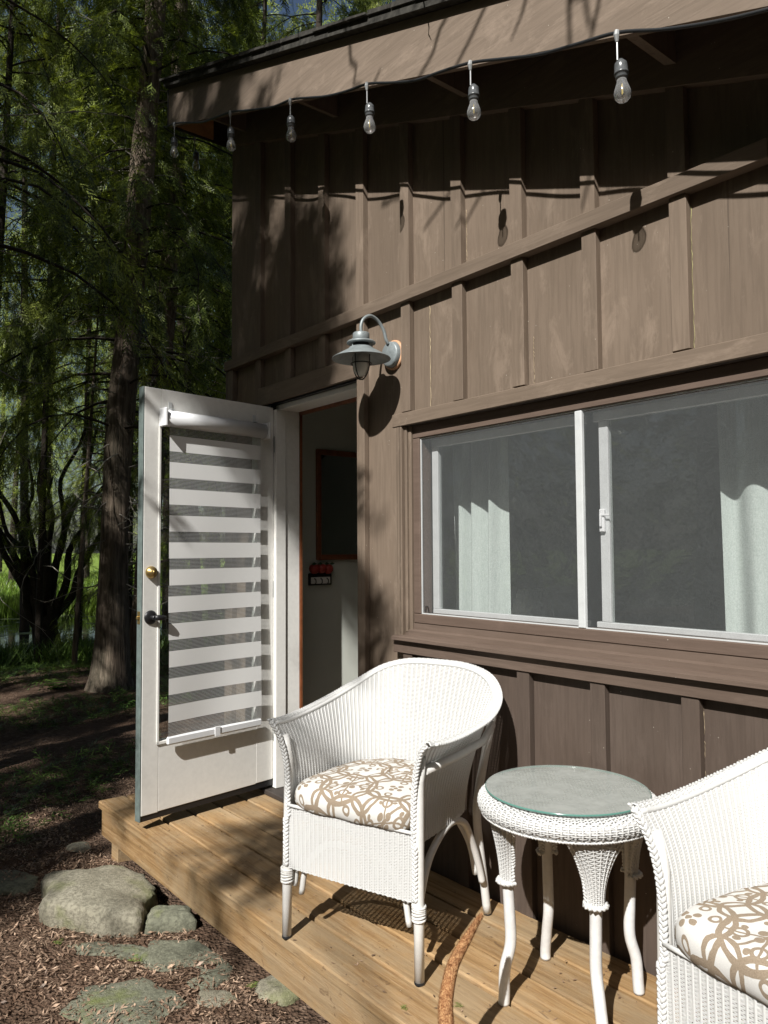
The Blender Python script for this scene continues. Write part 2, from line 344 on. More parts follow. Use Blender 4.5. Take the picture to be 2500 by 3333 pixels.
class MB:
    def __init__(s): s.v = []; s.f = []
    def add(s, V, Fs):
        b = len(s.v); s.v += [tuple(p) for p in V]; s.f += [tuple(i + b for i in q) for q in Fs]; return s
    def box(s, x0, x1, y0, y1, z0, z1, c=0.0, M=None):
        """box with chamfered edges"""
        if x0 > x1: x0, x1 = x1, x0
        if y0 > y1: y0, y1 = y1, y0
        if z0 > z1: z0, z1 = z1, z0
        c = min(c, (x1 - x0) * .4, (y1 - y0) * .4, (z1 - z0) * .4)
        if c <= 0:
            V = [(x, y, z) for z in (z0, z1) for y in (y0, y1) for x in (x0, x1)]
            Fs = [(0, 2, 3, 1), (4, 5, 7, 6), (0, 1, 5, 4), (2, 6, 7, 3), (0, 4, 6, 2), (1, 3, 7, 5)]
        else:
            V = []; idx = {}
            for ix, x in ((0, x0), (1, x1)):
                for iy, y in ((0, y0), (1, y1)):
                    for iz, z in ((0, z0), (1, z1)):
                        sx, sy, sz = (c if ix == 0 else -c), (c if iy == 0 else -c), (c if iz == 0 else -c)
                        idx[ix, iy, iz] = (len(V), len(V) + 1, len(V) + 2)
                        V += [(x, y + sy, z + sz), (x + sx, y, z + sz), (x + sx, y + sy, z)]
            I = idx; Fs = []
            for a in (0, 1):
                Fs.append((I[a, 0, 0][0], I[a, 1, 0][0], I[a, 1, 1][0], I[a, 0, 1][0])); Fs.append((I[0, a, 0][1], I[1, a, 0][1], I[1, a, 1][1], I[0, a, 1][1])); Fs.append((I[0, 0, a][2], I[1, 0, a][2], I[1, 1, a][2], I[0, 1, a][2]))
            for a in (0, 1):
                for b in (0, 1):
                    Fs.append((I[a, b, 0][0], I[a, b, 0][1], I[a, b, 1][1], I[a, b, 1][0])); Fs.append((I[a, 0, b][0], I[a, 0, b][2], I[a, 1, b][2], I[a, 1, b][0])); Fs.append((I[0, a, b][1], I[0, a, b][2], I[1, a, b][2], I[1, a, b][1]))
            for k in I.values(): Fs.append(k)
        if M is not None: V = [tuple(M @ Vector(p)) for p in V]
        return s.add(V, Fs)
    def prism(s, poly, y0, y1):
        """polygon in the x,z plane pushed from y0 to y1"""
        n = len(poly); V = [(x, y0, z) for x, z in poly] + [(x, y1, z) for x, z in poly]
        Fs = [tuple(range(n)), tuple(range(2 * n - 1, n - 1, -1))] + [(i, i + n, (i + 1) % n + n, (i + 1) % n) for i in range(n)]
        return s.add(V, Fs)
    def tube(s, pts, rad, sides=8, caps=True, flat=1.0):
        pts = [Vector(p) for p in pts]; n = len(pts)
        R = rad if isinstance(rad, (list, tuple, np.ndarray)) else [rad] * n
        t0 = (pts[1] - pts[0]).normalized(); up = Vector((0, 0, 1)) if abs(t0.z) < .9 else Vector((1, 0, 0)); nn = t0.cross(up).normalized(); V = []
        for i in range(n):
            t = (pts[min(i + 1, n - 1)] - pts[max(i - 1, 0)]).normalized(); nn = (nn - t * nn.dot(t)).normalized(); b = t.cross(nn)
            for k in range(sides):
                a = 2 * math.pi * k / sides; V.append(pts[i] + nn * (math.cos(a) * R[i]) + b * (math.sin(a) * R[i] * flat))
        Fs = [(i * sides + k, i * sides + (k + 1) % sides, (i + 1) * sides + (k + 1) % sides, (i + 1) * sides + k) for i in range(n - 1) for k in range(sides)]
        if caps: Fs += [tuple(range(sides - 1, -1, -1)), tuple((n - 1) * sides + k for k in range(sides))]
        return s.add(V, Fs)
    def lathe(s, prof, c=(0, 0, 0), sides=24, axis='z', caps=True):
        V = []; n = len(prof)
        for r, h in prof:
            for k in range(sides):
                a = 2 * math.pi * k / sides; x, y = r * math.cos(a), r * math.sin(a)
                V.append((c[0] + x, c[1] + y, c[2] + h) if axis == 'z' else ((c[0] + x, c[1] + h, c[2] + y) if axis == 'y' else (c[0] + h, c[1] + x, c[2] + y)))
        Fs = [(i * sides + k, i * sides + (k + 1) % sides, (i + 1) * sides + (k + 1) % sides, (i + 1) * sides + k) for i in range(n - 1) for k in range(sides)]
        if caps and prof[0][0] > 1e-5: Fs.append(tuple(range(sides - 1, -1, -1)))
        if caps and prof[-1][0] > 1e-5: Fs.append(tuple((n - 1) * sides + k for k in range(sides)))
        return s.add(V, Fs)
    def build(s, name, mat, parent=None, smooth=False, **kw):
        o = mkobj(name, s.v, s.f, mat, parent, False, **kw)
        me = o.data
        if smooth:
            me.polygons.foreach_set('use_smooth', [len(p.vertices) <= 4 for p in me.polygons])
        return o

def tag(o, label, cat, group=None, kind=None):
    if label: o['label'] = label
    if cat: o['category'] = cat
    if group: o['group'] = group
    if kind: o['kind'] = kind
    return o
def thing(name, label, cat, loc=(0, 0, 0), rz=0.0, group=None):
    o = bpy.data.objects.new(name, None); COL.objects.link(o); o.location = loc; o.rotation_euler = (0, 0, rz); o.empty_display_size = .1
    return tag(o, label, cat, group)
def dup(root, loc=None, rz=None, label=None):
    r = root.copy(); COL.objects.link(r)
    if loc is not None: r.location = loc
    if rz is not None: r.rotation_euler = (0, 0, rz)
    if label: r['label'] = label
    for ch in list(root.children):
        c = ch.copy(); COL.objects.link(c); c.parent = r
        for g in list(ch.children):
            d = g.copy(); COL.objects.link(d); d.parent = c
    return r
def cr(P, n=8, closed=False):
    P = np.array(P, float)
    P = np.vstack([P[-1], P, P[0], P[1]]) if closed else np.vstack([2 * P[0] - P[1], P, 2 * P[-1] - P[-2]])
    out = []
    for i in range(1, len(P) - 2):
        for t in np.linspace(0, 1, n, endpoint=False):
            out.append(.5 * ((2 * P[i]) + (-P[i - 1] + P[i + 1]) * t + (2 * P[i - 1] - 5 * P[i] + 4 * P[i + 1] - P[i + 2]) * t * t + (-P[i - 1] + 3 * P[i] - 3 * P[i + 1] + P[i + 2]) * t ** 3))
    if not closed: out.append(P[-2])
    return np.array(out)
def resample(P, n):
    P = np.array(P, float); d = np.r_[0, np.cumsum(np.linalg.norm(np.diff(P, axis=0), axis=1))]; t = np.linspace(0, d[-1], n)
    return np.stack([np.interp(t, d, P[:, k]) for k in range(P.shape[1])], 1)

def snoise(x, y, f=1.0, seed=0):
    """cheap smooth 2-D noise from summed sines, about -1..1"""
    r = np.random.default_rng(seed); o = 0
    for k in range(9):
        a = r.uniform(0, 2 * math.pi); fr = f * r.uniform(.6, 2.2); o = o + np.sin(fr * (x * math.cos(a) + y * math.sin(a)) * 2 * math.pi + r.uniform(0, 6.3))
    return o / 4.0

# ================================================================== GROUND, WATER
def gz(x, y):
    d = -np.asarray(x, float)
    z = -.30 - .00 * d
    z = np.where(d > 11, -.30 - (np.clip(d, 11, 16.5) - 11) / 5.5 * .55, z)
    z = np.where(d > 23.0, -.85 + (np.clip(d, 23, 26) - 23) / 3 * .33, z)
    return z
ax1 = np.concatenate([np.linspace(-1500, -80, 12), np.linspace(-70, -12, 60), np.linspace(-11.5, -5.2, 40), np.linspace(-5.1, 0.5, 150), np.linspace(.7, 8, 20), np.linspace(12, 1500, 10)])
ay1 = np.concatenate([np.linspace(-1500, -30, 10), np.linspace(-25, -4, 20), np.linspace(-3.9, 2.0, 130), np.linspace(2.2, 40, 50), np.linspace(50, 1500, 12)])
X, Y = np.meshgrid(ax1, ay1, indexing='ij'); near = (X > -12) & (X < 3) & (Y > -8) & (Y < 8)
Z = gz(X, Y) + np.where(near, .018 * snoise(X, Y, .5, 3) + .012 * snoise(X, Y, 2.0, 4), .02 * snoise(X, Y, .2, 5))
ni, nj = X.shape; idx = np.arange(ni * nj).reshape(ni, nj)
Fq = np.stack([idx[:-1, :-1], idx[1:, :-1], idx[1:, 1:], idx[:-1, 1:]], -1).reshape(-1, 4)
tag(mkobj('ground', np.stack([X, Y, Z], -1).reshape(-1, 3), Fq, m_ground, None, True), None, None, kind='structure')
tag(MB().box(-25.4, -14.2, -30, 40, -.75, -.60).build('pond_water', m_water), None, None, kind='structure')

# ================================================================== CABIN
HX = 1.6            # right end of the modelled wall
cabin = thing('cabin', 'brown board and batten cabin with a white trimmed doorway and sloping eave', 'cabin', (0, 0, 0))
WLX = -4.19
def roofz(x, d=0.0): return 4.005 - .36 * (x + 4.19) + d      # underside of the rake at the wall (slopes down to the right)
DX0, DX1, DZ0, DZ1 = -3.70, -2.90, 0.0, 2.145                 # doorway
WX0, WX1, WZ0, WZ1 = -2.555, -.30, .955, 1.858                # window opening
bat = [-3.85, -3.53, -3.205, -2.885, -2.558, -2.234, -1.914, -1.592, -1.263, -.94, -.62, -.30, .02, .34, .66, .98, 1.30]
edges = [WLX] + [b + .028 for b in bat] + [HX]
BAND0, BAND1 = 2.404, 2.462
def slope_box(x0, x1, z0, y0, y1, dz):      # board whose top follows the roof slope
    return MB().prism([(x0, z0), (x1, z0), (x1, roofz(x1) + dz), (x0, roofz(x0) + dz)], y0, y1)
for i in range(len(edges) - 1):
    a, b = edges[i] + .0015, edges[i + 1] - .0015; j = random.uniform(-.0015, .0015)
    slope_box(a, b, BAND0 + .02, j, .022, -.005).build('siding_board', m_sid, cabin)
    lo = 0.0; hi = BAND0 + .0185
    segs = []
    # cut round the doorway and the window
    xs = sorted({a, b} | {q for q in (DX0 - .001, DX1 + .001, WX0 - .001) if a < q < b})
    for p, q in zip(xs[:-1], xs[1:]):
        mid = (p + q) / 2
        if DX0 < mid < DX1: segs.append((p, q, DZ1, hi, m_sid))
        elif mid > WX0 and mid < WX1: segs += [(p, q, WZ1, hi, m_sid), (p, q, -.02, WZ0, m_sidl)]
        else: segs.append((p, q, -.02, hi, m_sid))
    for p, q, z0, z1, mm in segs:
        MB().box(p, q, j, .022, z0, z1, .0015).build('siding_board', mm, cabin)
for i, b in enumerate(bat):
    w = .058
    MB().prism([(b, BAND1 + .001), (b + w, BAND1 + .001), (b + w, roofz(b + w) - .191), (b, roofz(b) - .191)], -.029, -.001).build('batten', m_sid, cabin)
    if b < -3.7: MB().box(b, b + w, -.029, -.001, 0, BAND0 - .001, .002).build('batten', m_sid, cabin)
    elif b < -2.9: MB().box(b, b + w, -.029, -.001, 2.236, BAND0 - .001, .002).build('batten', m_sid, cabin)
    elif b < -2.6: MB().box(b, b + w, -.029, -.001, 0, BAND0 - .001, .002).build('batten', m_sid, cabin)
    elif b < WX1:
        MB().box(b, b + w, -.029, -.001, 1.9165 + random.uniform(0, .004), BAND0 - .001, .002).build('batten', m_sid, cabin)
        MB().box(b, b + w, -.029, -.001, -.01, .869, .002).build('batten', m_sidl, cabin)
    else: MB().box(b, b + w, -.029, -.001, 0, BAND0 - .001, .002).build('batten', m_sid, cabin)
MB().box(WLX - .012, WLX + .075, -.034, -.0015, -.05, BAND0 - .002, .002).build('corner_board', m_sid, cabin)
MB().box(-4.20, -.95, -.046, -.0012, BAND0, BAND1, .002).build('trim_band', m_hor, cabin)
MB().box(-.948, HX, -.046, -.0012, BAND0, BAND1, .002).build('trim_band', m_hor, cabin)
MB().prism([(WLX, roofz(WLX) - .19), (HX, roofz(HX) - .19), (HX, roofz(HX)), (WLX, roofz(WLX))], -.036, -.0012).build('frieze_board', m_hor, cabin)
def crack(x, z0, z1, y, col, w):
    r = random.Random(int(z0 * 100)); V = []; n = 26
    for i in range(n + 1):
        t = i / n; xx = x + r.uniform(-.0022, .0022); ww = w * r.choice([.15, .3, .6, 1, .4]) * .7; z = z0 + (z1 - z0) * t; V += [(xx - ww, y, z), (xx, y - .0012, z), (xx + ww, y, z)]
    return mkobj('paint_crack', V, [(3 * i + k, 3 * i + k + 1, 3 * i + k + 4, 3 * i + k + 3) for i in range(n) for k in (0, 1)], col, cabin)
m_crk = plain('bare_wood_crack', (.50, .40, .25), .8); m_crk2 = plain('yellow_paint_line', (.42, .40, .17), .7)
crack(-2.395, 1.925, 2.36, -.0022, m_crk, .0030); crack(-1.2035, 1.925, 2.37, -.0022, m_crk2, .0014); crack(-2.17, 2.49, 2.70, -.0022, m_crk, .0012); crack(-1.83, 1.925, 2.1, -.0022, m_crk, .0010); crack(-1.205, .60, .85, -.0022, m_crk, .0014)
# end wall + back wall + inner faces
MB().box(WLX, WLX + .02, .0225, 3.4, -.05, 4.0).build('end_wall', m_sid, cabin)
MB().box(-3.89, -3.87, .116, 3.27, .021, 2.604).build('interior_wall', m_int, cabin)
MB().box(-4.07, HX, 3.28, 3.30, 0, 3.6).build('interior_wall', m_int, cabin)
MB().box(HX - .02, HX, .03, 3.4, -.05, 2.4).build('end_wall', m_sid, cabin)
inn = MB(); inn.box(-4.07, DX0 - .02, .10, .115, 0, 2.6); inn.box(DX1 + .02, WX0 - .02, .10, .115, 0, 2.6); inn.box(WX1 + .02, HX, .10, .115, 0, 2.6); inn.box(WX0 - .02, WX1 + .02, .10, .115, 0, WZ0 - .02); inn.box(-4.07, HX, .10, .115, 2.6, 3.0); inn.box(DX0 - .02, DX1 + .02, .10, .115, DZ1 + .02, 2.6); inn.box(WX0 - .02, WX1 + .02, .10, .115, WZ1 + .02, 2.6)
inn.build('interior_wall', m_int, cabin)
MB().box(-4.2, HX, .03, 3.4, -.12, .02).build('interior_floor', m_intfl, cabin)
MB().box(-4.09, HX, .024, 3.3, 2.605, 2.63).build('interior_ceiling', m_int, cabin)
MB().box(-4.19, HX, -.001, .05, -.45, -.0205).build('foundation', m_dark, cabin)
# foundation side and back
MB().box(-4.19, HX, .051, 3.4, -.45, -.13).build('foundation', m_dark, cabin)

# roof: sheathing and shingles, fascia, lookouts, end fascia
FY = -.30
rx0, rx1 = -4.46, HX + .2
def rp(x, d): return (x, roofz(x, d))
RD = -.005
roof = MB().prism([rp(rx0 - .0, .10), rp(rx1, .10), rp(rx1, .135), rp(rx0, .135)], FY - .035, 3.7).build('roof', m_roof, cabin)
# uneven shingle edge
sh = MB()
x = rx0 - .03
while x < rx1:
    w = random.uniform(.10, .17); jj = random.uniform(-.006, .006)
    sh.prism([rp(x, .1355), rp(x + w - .004, .1355), rp(x + w - .004, .150 + jj), rp(x, .152 + jj)], FY - .048 + jj, FY + .25); x += w
o = sh.build('shingle', m_roof, roof); o['kind'] = 'stuff'
MB().prism([rp(rx0, .082), rp(rx1, .082), rp(rx1, .0995), rp(rx0, .0995)], FY + .02, 3.6).build('roof_sheathing', m_dark, cabin)
fas_h = .235
MB().prism([rp(rx0, .095 - fas_h), rp(rx1, .095 - fas_h), rp(rx1, .097), rp(rx0, .097)], FY, FY + .02).build('fascia', m_fas, cabin)
# end fascia (runs back along y), its raw inner face
MB().prism([rp(rx0 - .022, .095 - fas_h), rp(rx0 - .001, .095 - fas_h), rp(rx0 - .001, .097), rp(rx0 - .022, .097)], FY, 3.5).build('end_fascia', m_dark, cabin)
MB().prism([rp(rx0 + .001, .110 - fas_h), rp(rx0 + .012, .110 - fas_h), rp(rx0 + .012, .080), rp(rx0 + .001, .080)], FY + .0205, -.0005).build('soffit_blocking', m_rawply, cabin)
MB().prism([rp(rx0 + .013, .060), rp(-4.205, .060), rp(-4.205, .0815), rp(rx0 + .013, .0815)], FY + .0205, 2.0).build('soffit_plywood', m_rawply, cabin)
for lx in (-3.99, -3.06, -2.15, -1.26, -.36, .55):
    MB().prism([rp(lx, -.12), rp(lx + .04, -.12), rp(lx + .04, .0815), rp(lx, .0815)], FY + .0205, -.0365).build('lookout_rafter', m_sid, cabin)

# door header, jambs, threshold
MB().box(-3.80, -2.83, -.040, -.0225, 2.131, 2.232, .002).build('door_header', m_hor, cabin)
hd = MB(); hd.box(DX0 - .01, DX1, -.022, .02, 2.146, 2.2); hd.box(DX0, DX1, -.006, .02, 2.128, 2.1455)
hd.build('door_head_stop', m_black, cabin)
MB().box(DX0 + .001, DX1 - .001, .0205, .15, 2.100, 2.127, .002).build('door_jamb', m_white, cabin)
jl = MB(); jl.box(DX0, DX0 + .040, -.004, .060, .03, 2.0995, .002); jl.box(DX0, DX0 + .030, .0605, .155, .03, 2.0995, .002)
jl.build('door_jamb', m_white, cabin)
MB().box(DX0 - .028, DX0 - .0005, -.012, .02, .0, 2.145).build('weather_strip', m_black, cabin)
MB().box(DX1 - .022, DX1 - .001, .0, .155, .03, 2.0995, .002).build('door_jamb', m_white, cabin)
MB().box(DX0 + .028, DX0 + .036, .156, .172, .02, 2.10, .001).build('casing', m_orw, cabin)
MB().box(DX1 - .035, DX1 - .001, .156, .172, .02, 2.10, .001).build('casing', m_orw, cabin)
MB().box(DX0 + .001, DX1 - .001, .1565, .172, 2.085, 2.12, .001).build('casing', m_orw, cabin)
MB().box(DX0 - .02, DX1 + .02, -.055, .16, .001, .028, .004).build('threshold', m_dark, cabin)

# window: casing, frame, mullions, sash, glass, screen, sill
win = MB().box(-2.614, -.24, -.0365, -.0225, 1.858, 1.9145, .002).build('window', m_hor, cabin)
MB().box(-2.614, -2.556, -.0325, -.0015, .926, 1.8575, .002).build('casing', m_sid, win)
MB().box(-.2995, -.24, -.0325, -.0015, .926, 1.8575, .002).build('casing', m_sid, win)
MB().box(-2.555, -.30, -.0225, .05, 1.8582, 1.8795).build('window_head', m_dark, win)
MB().box(-2.5545, -2.539, -.018, .07, .96, 1.8575, .003).build('brick_mould', m_sid, win)
MB().box(-2.5385, -2.520, -.008, .07, .96, 1.8575, .003).build('brick_mould', m_sid, win)
fr = MB(); fr.box(-2.5195, -.32, .002, .075, 1.000, 1.040, .003); fr.box(-2.5195, -.32, .002, .075, 1.800, 1.8575, .003); fr.box(-2.5195, -2.478, .0022, .075, 1.0405, 1.7995, .003); fr.box(-.36, -.32, .0022, .075, 1.0405, 1.7995, .003)
fr.build('window_frame', m_frm, win)
al = MB(); al.box(-2.4775, -.361, .010, .016, 1.0405, 1.0445); al.box(-2.4775, -.361, .010, .016, 1.7955, 1.7995); al.box(-2.4775, -2.4735, .010, .016, 1.045, 1.795)
al.build('screen_frame', m_alu, win)
MB().box(-1.660, -1.630, .004, .022, 1.041, 1.797, .003).build('mullion', m_alu, win)
st = MB(); st.box(-2.462, -2.425, .062, .085, 1.062, 1.76, .002); st.box(-2.4625, -1.663, .062, .085, 1.041, 1.0615, .002); st.box(-2.4625, -1.663, .062, .085, 1.7605, 1.795, .002)
st.build('sash', m_alu, win)
st = MB(); st.box(-1.605, -1.568, .066, .09, 1.062, 1.76, .002); st.box(-1.627, -.361, .066, .09, 1.041, 1.0615, .002); st.box(-1.627, -.361, .066, .09, 1.7605, 1.795, .002); st.box(-.385, -.362, .066, .09, 1.062, 1.76)
st.build('sash', m_alu, win)
MB().box(-2.424, -1.663, .072, .075, 1.062, 1.7602).build('pane', m_glass, win)
MB().box(-1.567, -.386, .076, .079, 1.062, 1.7602).build('pane', m_glass, win)
mkobj('insect_screen', [(-2.473, .013, 1.0446), (-1.6625, .013, 1.0446), (-1.6625, .013, 1.7954), (-2.473, .013, 1.7954)], [(0, 1, 2, 3)], m_screen, win)
mkobj('insect_screen', [(-1.6275, .013, 1.0446), (-.362, .013, 1.0446), (-.362, .013, 1.7954), (-1.6275, .013, 1.7954)], [(0, 1, 2, 3)], m_screen, win)
lt = MB(); lt.box(-1.600, -1.580, .052, .0655, 1.372, 1.452, .003); lt.box(-1.594, -1.586, .044, .0515, 1.39, 1.435, .002); lt.box(-1.586, -1.556, .048, .0515, 1.428, 1.434, .001)
lt.build('latch', m_whitep, win)
tb = MB(); tb.tube([(-2.452, .010, 1.05), (-2.448, .007, 1.075), (-2.436, .007, 1.075), (-2.432, .010, 1.05)], .0022, 6)
tb.build('pull_tab', m_black, win)
sill = MB(); sill.prism([(0, 0)] * 3, 0, 0) if False else None
sv = []
prof = [(-.060, .927), (-.060, .940), (-.030, .9475), (-.016, .9485), (-.014, .968), (-.001, .974), (.001, .999), (.07, 1.0), (.07, .93), (-.0005, .927)]
n = len(prof); V = [(-2.60, y, z) for y, z in prof] + [(-.25, y, z) for y, z in prof]
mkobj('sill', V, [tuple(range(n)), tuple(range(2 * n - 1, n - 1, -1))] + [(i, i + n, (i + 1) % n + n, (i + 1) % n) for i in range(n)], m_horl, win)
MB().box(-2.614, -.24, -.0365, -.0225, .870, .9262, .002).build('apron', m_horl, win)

# ================================================================== DECK
deck = thing('deck', 'low honey brown wooden deck along the cabin wall', 'deck', (0, 0, 0))
ys = [-.787, -.632, -.478, -.323, -.168, -.014]
for k in range(5):
    j = random.uniform(-.002, .002)
    MB().box(-4.17 + random.uniform(-.006, .006), 1.5, ys[k] + .005, ys[k + 1] - .0075, -.0395, 0 + j, .0055).build('deck_board', m_deck, deck)
MB().box(-4.150, 1.5, -.770, -.733, -.175, -.040, .003).build('skirt_board', m_deck, deck)
MB().box(-4.150, -4.113, -.7325, -.02, -.175, -.040, .003).build('skirt_board', m_deck, deck)
for px in (-4.06, -1.3, -.2, 1.2):
    MB().box(px - .045, px + .045, -.7325, -.65, -.42, -.0405, .003).build('post', m_deck, deck)
for px in (-3.4, -2.8, -1.6, -1.0, .4):
    MB().box(px, px + .038, -.7325, -.02, -.175, -.0405).build('joist', m_deck, deck)

# ================================================================== DOOR (a part of the cabin) and its blind
H = Vector((-3.685, -.004, 0)); Fp = Vector((-3.575, -.79, 0)); ed = (Fp - H).normalized(); nd = Vector((-ed.y, ed.x, 0))
if nd.x < 0: nd = -nd
MD = Matrix(((ed.x, nd.x, 0, H.x), (ed.y, nd.y, 0, H.y), (0, 0, 1, 0), (0, 0, 0, 1)))   # local: x along leaf from hinge, y out of the visible face
def dbuild(mb, name, mat, parent, **kw):
    mb.v = [tuple(MD @ Vector(p)) for p in mb.v]; return mb.build(name, mat, parent, **kw)
T = .042
d = MB(); LW = .795
d.box(.003, .118, -T, 0, .078, 2.112, .002); d.box(.700, LW - .006, -T, 0, .072, 2.112, .002); d.box(.1181, .6999, -T, -.0004, 1.975, 2.112, .002); d.box(.1181, .6999, -T, -.0004, .075, .405, .002)
door = dbuild(d, 'door', m_white, cabin)
e2 = MB(); e2.box(LW - .0055, LW + .002, -T, -.0004, .045, 2.112, .002); dbuild(e2, 'edge_strip', m_teal, door)
e2 = MB(); e2.box(.0, LW - .003, -T + .004, -.004, .045, .0775); dbuild(e2, 'door_sweep', m_black, door)
e2 = MB(); e2.box(.119, .699, -T * .5 - .002, -T * .5 + .002, .406, 1.974); dbuild(e2, 'pane', m_glass, door)
e2 = MB()
for a, b, c_, d_ in ((.104, .1175, .39, 1.99), (.7005, .712, .39, 1.99)): e2.box(a, b, .0005, .005, c_, d_, .001)
e2.box(.104, .712, .0005, .005, .3905, .4045, .001); e2.box(.104, .712, .0005, .005, 1.976, 1.99, .001)
dbuild(e2, 'glazing_bead', m_white, door)
e2 = MB(); e2.lathe([(.0, .03), (.014, .028), (.0165, .022), (.026, .018), (.030, .006), (.030, .0005)], (.748, 0, 1.215), 24, 'y'); e2.box(.744, .752, .029, .031, 1.205, 1.225); dbuild(e2, 'deadbolt', m_brass, door, smooth=True)
e2 = MB(); e2.lathe([(.0, .012), (.022, .010), (.033, .004), (.034, .0005)], (.748, 0, 1.0), 28, 'y'); e2.tube([(.748, .005, 1.0), (.748, .045, 1.0)], .011, 12); e2.tube([(.752, .045, 1.0), (.735, .050, 1.0), (.715, .052, .999), (.698, .050, .998)], [.013, .0135, .0125, .010], 12); dbuild(e2, 'handle', m_black, door, smooth=True)
e2 = MB(); e2.box(LW + .002, LW + .004, -.034, -.010, .97, 1.03, .0005); e2.box(LW + .0035, LW + .014, -.028, -.016, .992, 1.008, .002); dbuild(e2, 'latch_plate', m_brass, door)
for hz in (.28, 1.06, 1.86):
    e2 = MB(); e2.tube([(-.004, .006, hz), (-.004, .006, hz + .09)], .006, 8); dbuild(e2, 'hinge', m_grey, door)

blind = thing('roller_blind', 'white zebra roller blind mounted on the open door', 'roller blind', (0, 0, 0))
c = MB(); cs = []
for k in range(13):
    a = math.pi * (k / 12) - math.pi / 2
    cs.append((.012 + .048 * max(0, math.cos(a)) , 1.968 + .041 * math.sin(a)))
cs = [(.006, 1.927)] + cs + [(.006, 2.009)]
n = len(cs); V = [(.085, y, z) for y, z in cs] + [(.700, y, z) for y, z in cs]
c.add(V, [tuple(range(n)), tuple(range(2 * n - 1, n - 1, -1))] + [(i, i + n, (i + 1) % n + n, (i + 1) % n) for i in range(n)])
dbuild(c, 'cassette', m_whitep, blind, smooth=True)
for a in (.070, .7005):
    c = MB(); c.box(a, a + .014, .004, .066, 1.922, 2.013, .004); dbuild(c, 'end_cap', m_whitep, blind)
for a in (.137, .652):
    c = MB(); c.box(a - .010, a + .010, .0008, .004, 1.995, 2.052, .001); c.box(a - .010, a + .010, .004, .03, 2.012, 2.015); dbuild(c, 'bracket', m_alu, blind)
def blind_pt(u, z):      # fabric bulges and waves a little
    w = .022 + .005 * math.sin(u * 9 + z * 2) * (1.95 - z) + .006 * (1.93 - z) / 1.5
    uu = u
    return uu, w
zt = 1.925; pitch = .1315
bands = []
z = 1.885
for k in range(11): bands.append((z, z - .078)); z -= pitch
prev = 1.93
def fabric(name, z1, z0, mat, u0, u1):
    V = []; Fs = []; nu = 14; nz = 3
    for a in range(nz + 1):
        zz = z1 + (z0 - z1) * a / nz
        for b in range(nu + 1):
            u = u0 + (u1 - u0) * b / nu; uu, w = blind_pt(u, zz); V.append(MD @ Vector((uu, w, zz)))
    for a in range(nz):
        for b in range(nu): i = a * (nu + 1) + b; Fs.append((i, i + 1, i + nu + 2, i + nu + 1))
    return mkobj(name, V, Fs, mat, blind, True)
for z1, z0 in bands:
    jl_ = random.uniform(-.003, .003)
    fabric('sheer_band', prev, z1, m_sheer, .108, .668 + jl_); fabric('opaque_band', z1, z0, m_band, .108, .668 + jl_); prev = z0
fabric('sheer_band', prev, .425, m_sheer, .108, .668)
c = MB(); c.box(.104, .672, .018, .036, .385, .425, .008); dbuild(c, 'bottom_rail', m_whitep, blind)
c = MB(); c.box(.372, .405, .036, .040, .380, .430, .002); dbuild(c, 'rail_clip', m_whitep, blind)

# ================================================================== WALL LANTERN
lan = thing('wall_lantern', 'galvanised barn lantern on the wall beside the doorway', 'wall light', (-2.655, -.175, 2.155))
L = MB(); L.lathe([(.030, .022), (.052, .020), (.058, .012), (.090, -.006), (.128, -.028), (.130, -.031), (.126, -.030), (.088, -.010), (.055, .006), (.03, .008)], (0, 0, .030), 40); L.build('lamp_shade', m_grey, lan, smooth=True)
L = MB(); L.lathe([(.0, .115), (.034, .115), (.037, .111), (.037, .078), (.035, .076)], (0, 0, 0), 28); L.build('cap', m_grey, lan, smooth=True)
L = MB(); L.lathe([(.034, .060), (.034, .0765)], (0, 0, 0), 24); L.lathe([(.036, .077), (.060, .0765), (.064, .072), (.064, .068), (.060, .066), (.036, .0675)], (0, 0, 0), 36); L.build('vent_ring', m_grey, lan, smooth=True)
L = MB(); L.lathe([(.036, .048), (.036, .068)], (0, 0, 0), 24); L.build('vent_collar', m_greyd, lan, smooth=True)
L = MB()
for k in range(3):
    a = k * 2.094 + .6; L.tube([(.05 * math.cos(a), .05 * math.sin(a), .048), (.05 * math.cos(a), .05 * math.sin(a), .082)], .0026, 6)
L.build('spacer_post', m_grey, lan)
L = MB(); L.lathe([(.036, .018), (.037, -.03), (.034, -.052), (.026, -.068), (.013, -.077), (.0, -.079)], (0, 0, 0), 24); L.build('globe', m_frost, lan, smooth=True)
L = MB()
for a in (0.3, 1.87):
    L.tube([(.045 * math.sin(t) * math.cos(a), .045 * math.sin(t) * math.sin(a), -.01 - .082 * max(0, math.cos(t)) if abs(t) < 1.57 else .0) for t in np.linspace(-1.57, 1.57, 19)], .0026, 6)
    for s_ in (-1, 1): L.tube([(s_ * .045 * math.cos(a), s_ * .045 * math.sin(a), -.012), (s_ * .045 * math.cos(a), s_ * .045 * math.sin(a), .015)], .0026, 6)
L.tube([(.0455 * math.cos(t), .0455 * math.sin(t), -.022) for t in np.linspace(0, 6.283, 25)], .0026, 6, False)
L.build('cage', m_black, lan)
L = MB(); L.tube(cr([(0, 0, .11), (0, .0, .15), (.002, .015, .182), (.004, .05, .200), (.006, .09, .185), (.012, .118, .145), (.016, .128, .105), (.018, .14, .085)], 6), .0075, 12); L.build('arm', m_grey, lan, smooth=True)
L = MB(); L.lathe([(.0, -.028), (.050, -.028), (.056, -.023), (.060, -.002), (.060, .0)], (.018, .168, .040), 36, 'y'); L.lathe([(.0, -.040), (.006, -.040), (.008, -.036), (.008, -.028)], (.012, .168, .022), 10, 'y'); L.build('back_plate', m_grey, lan, smooth=True)
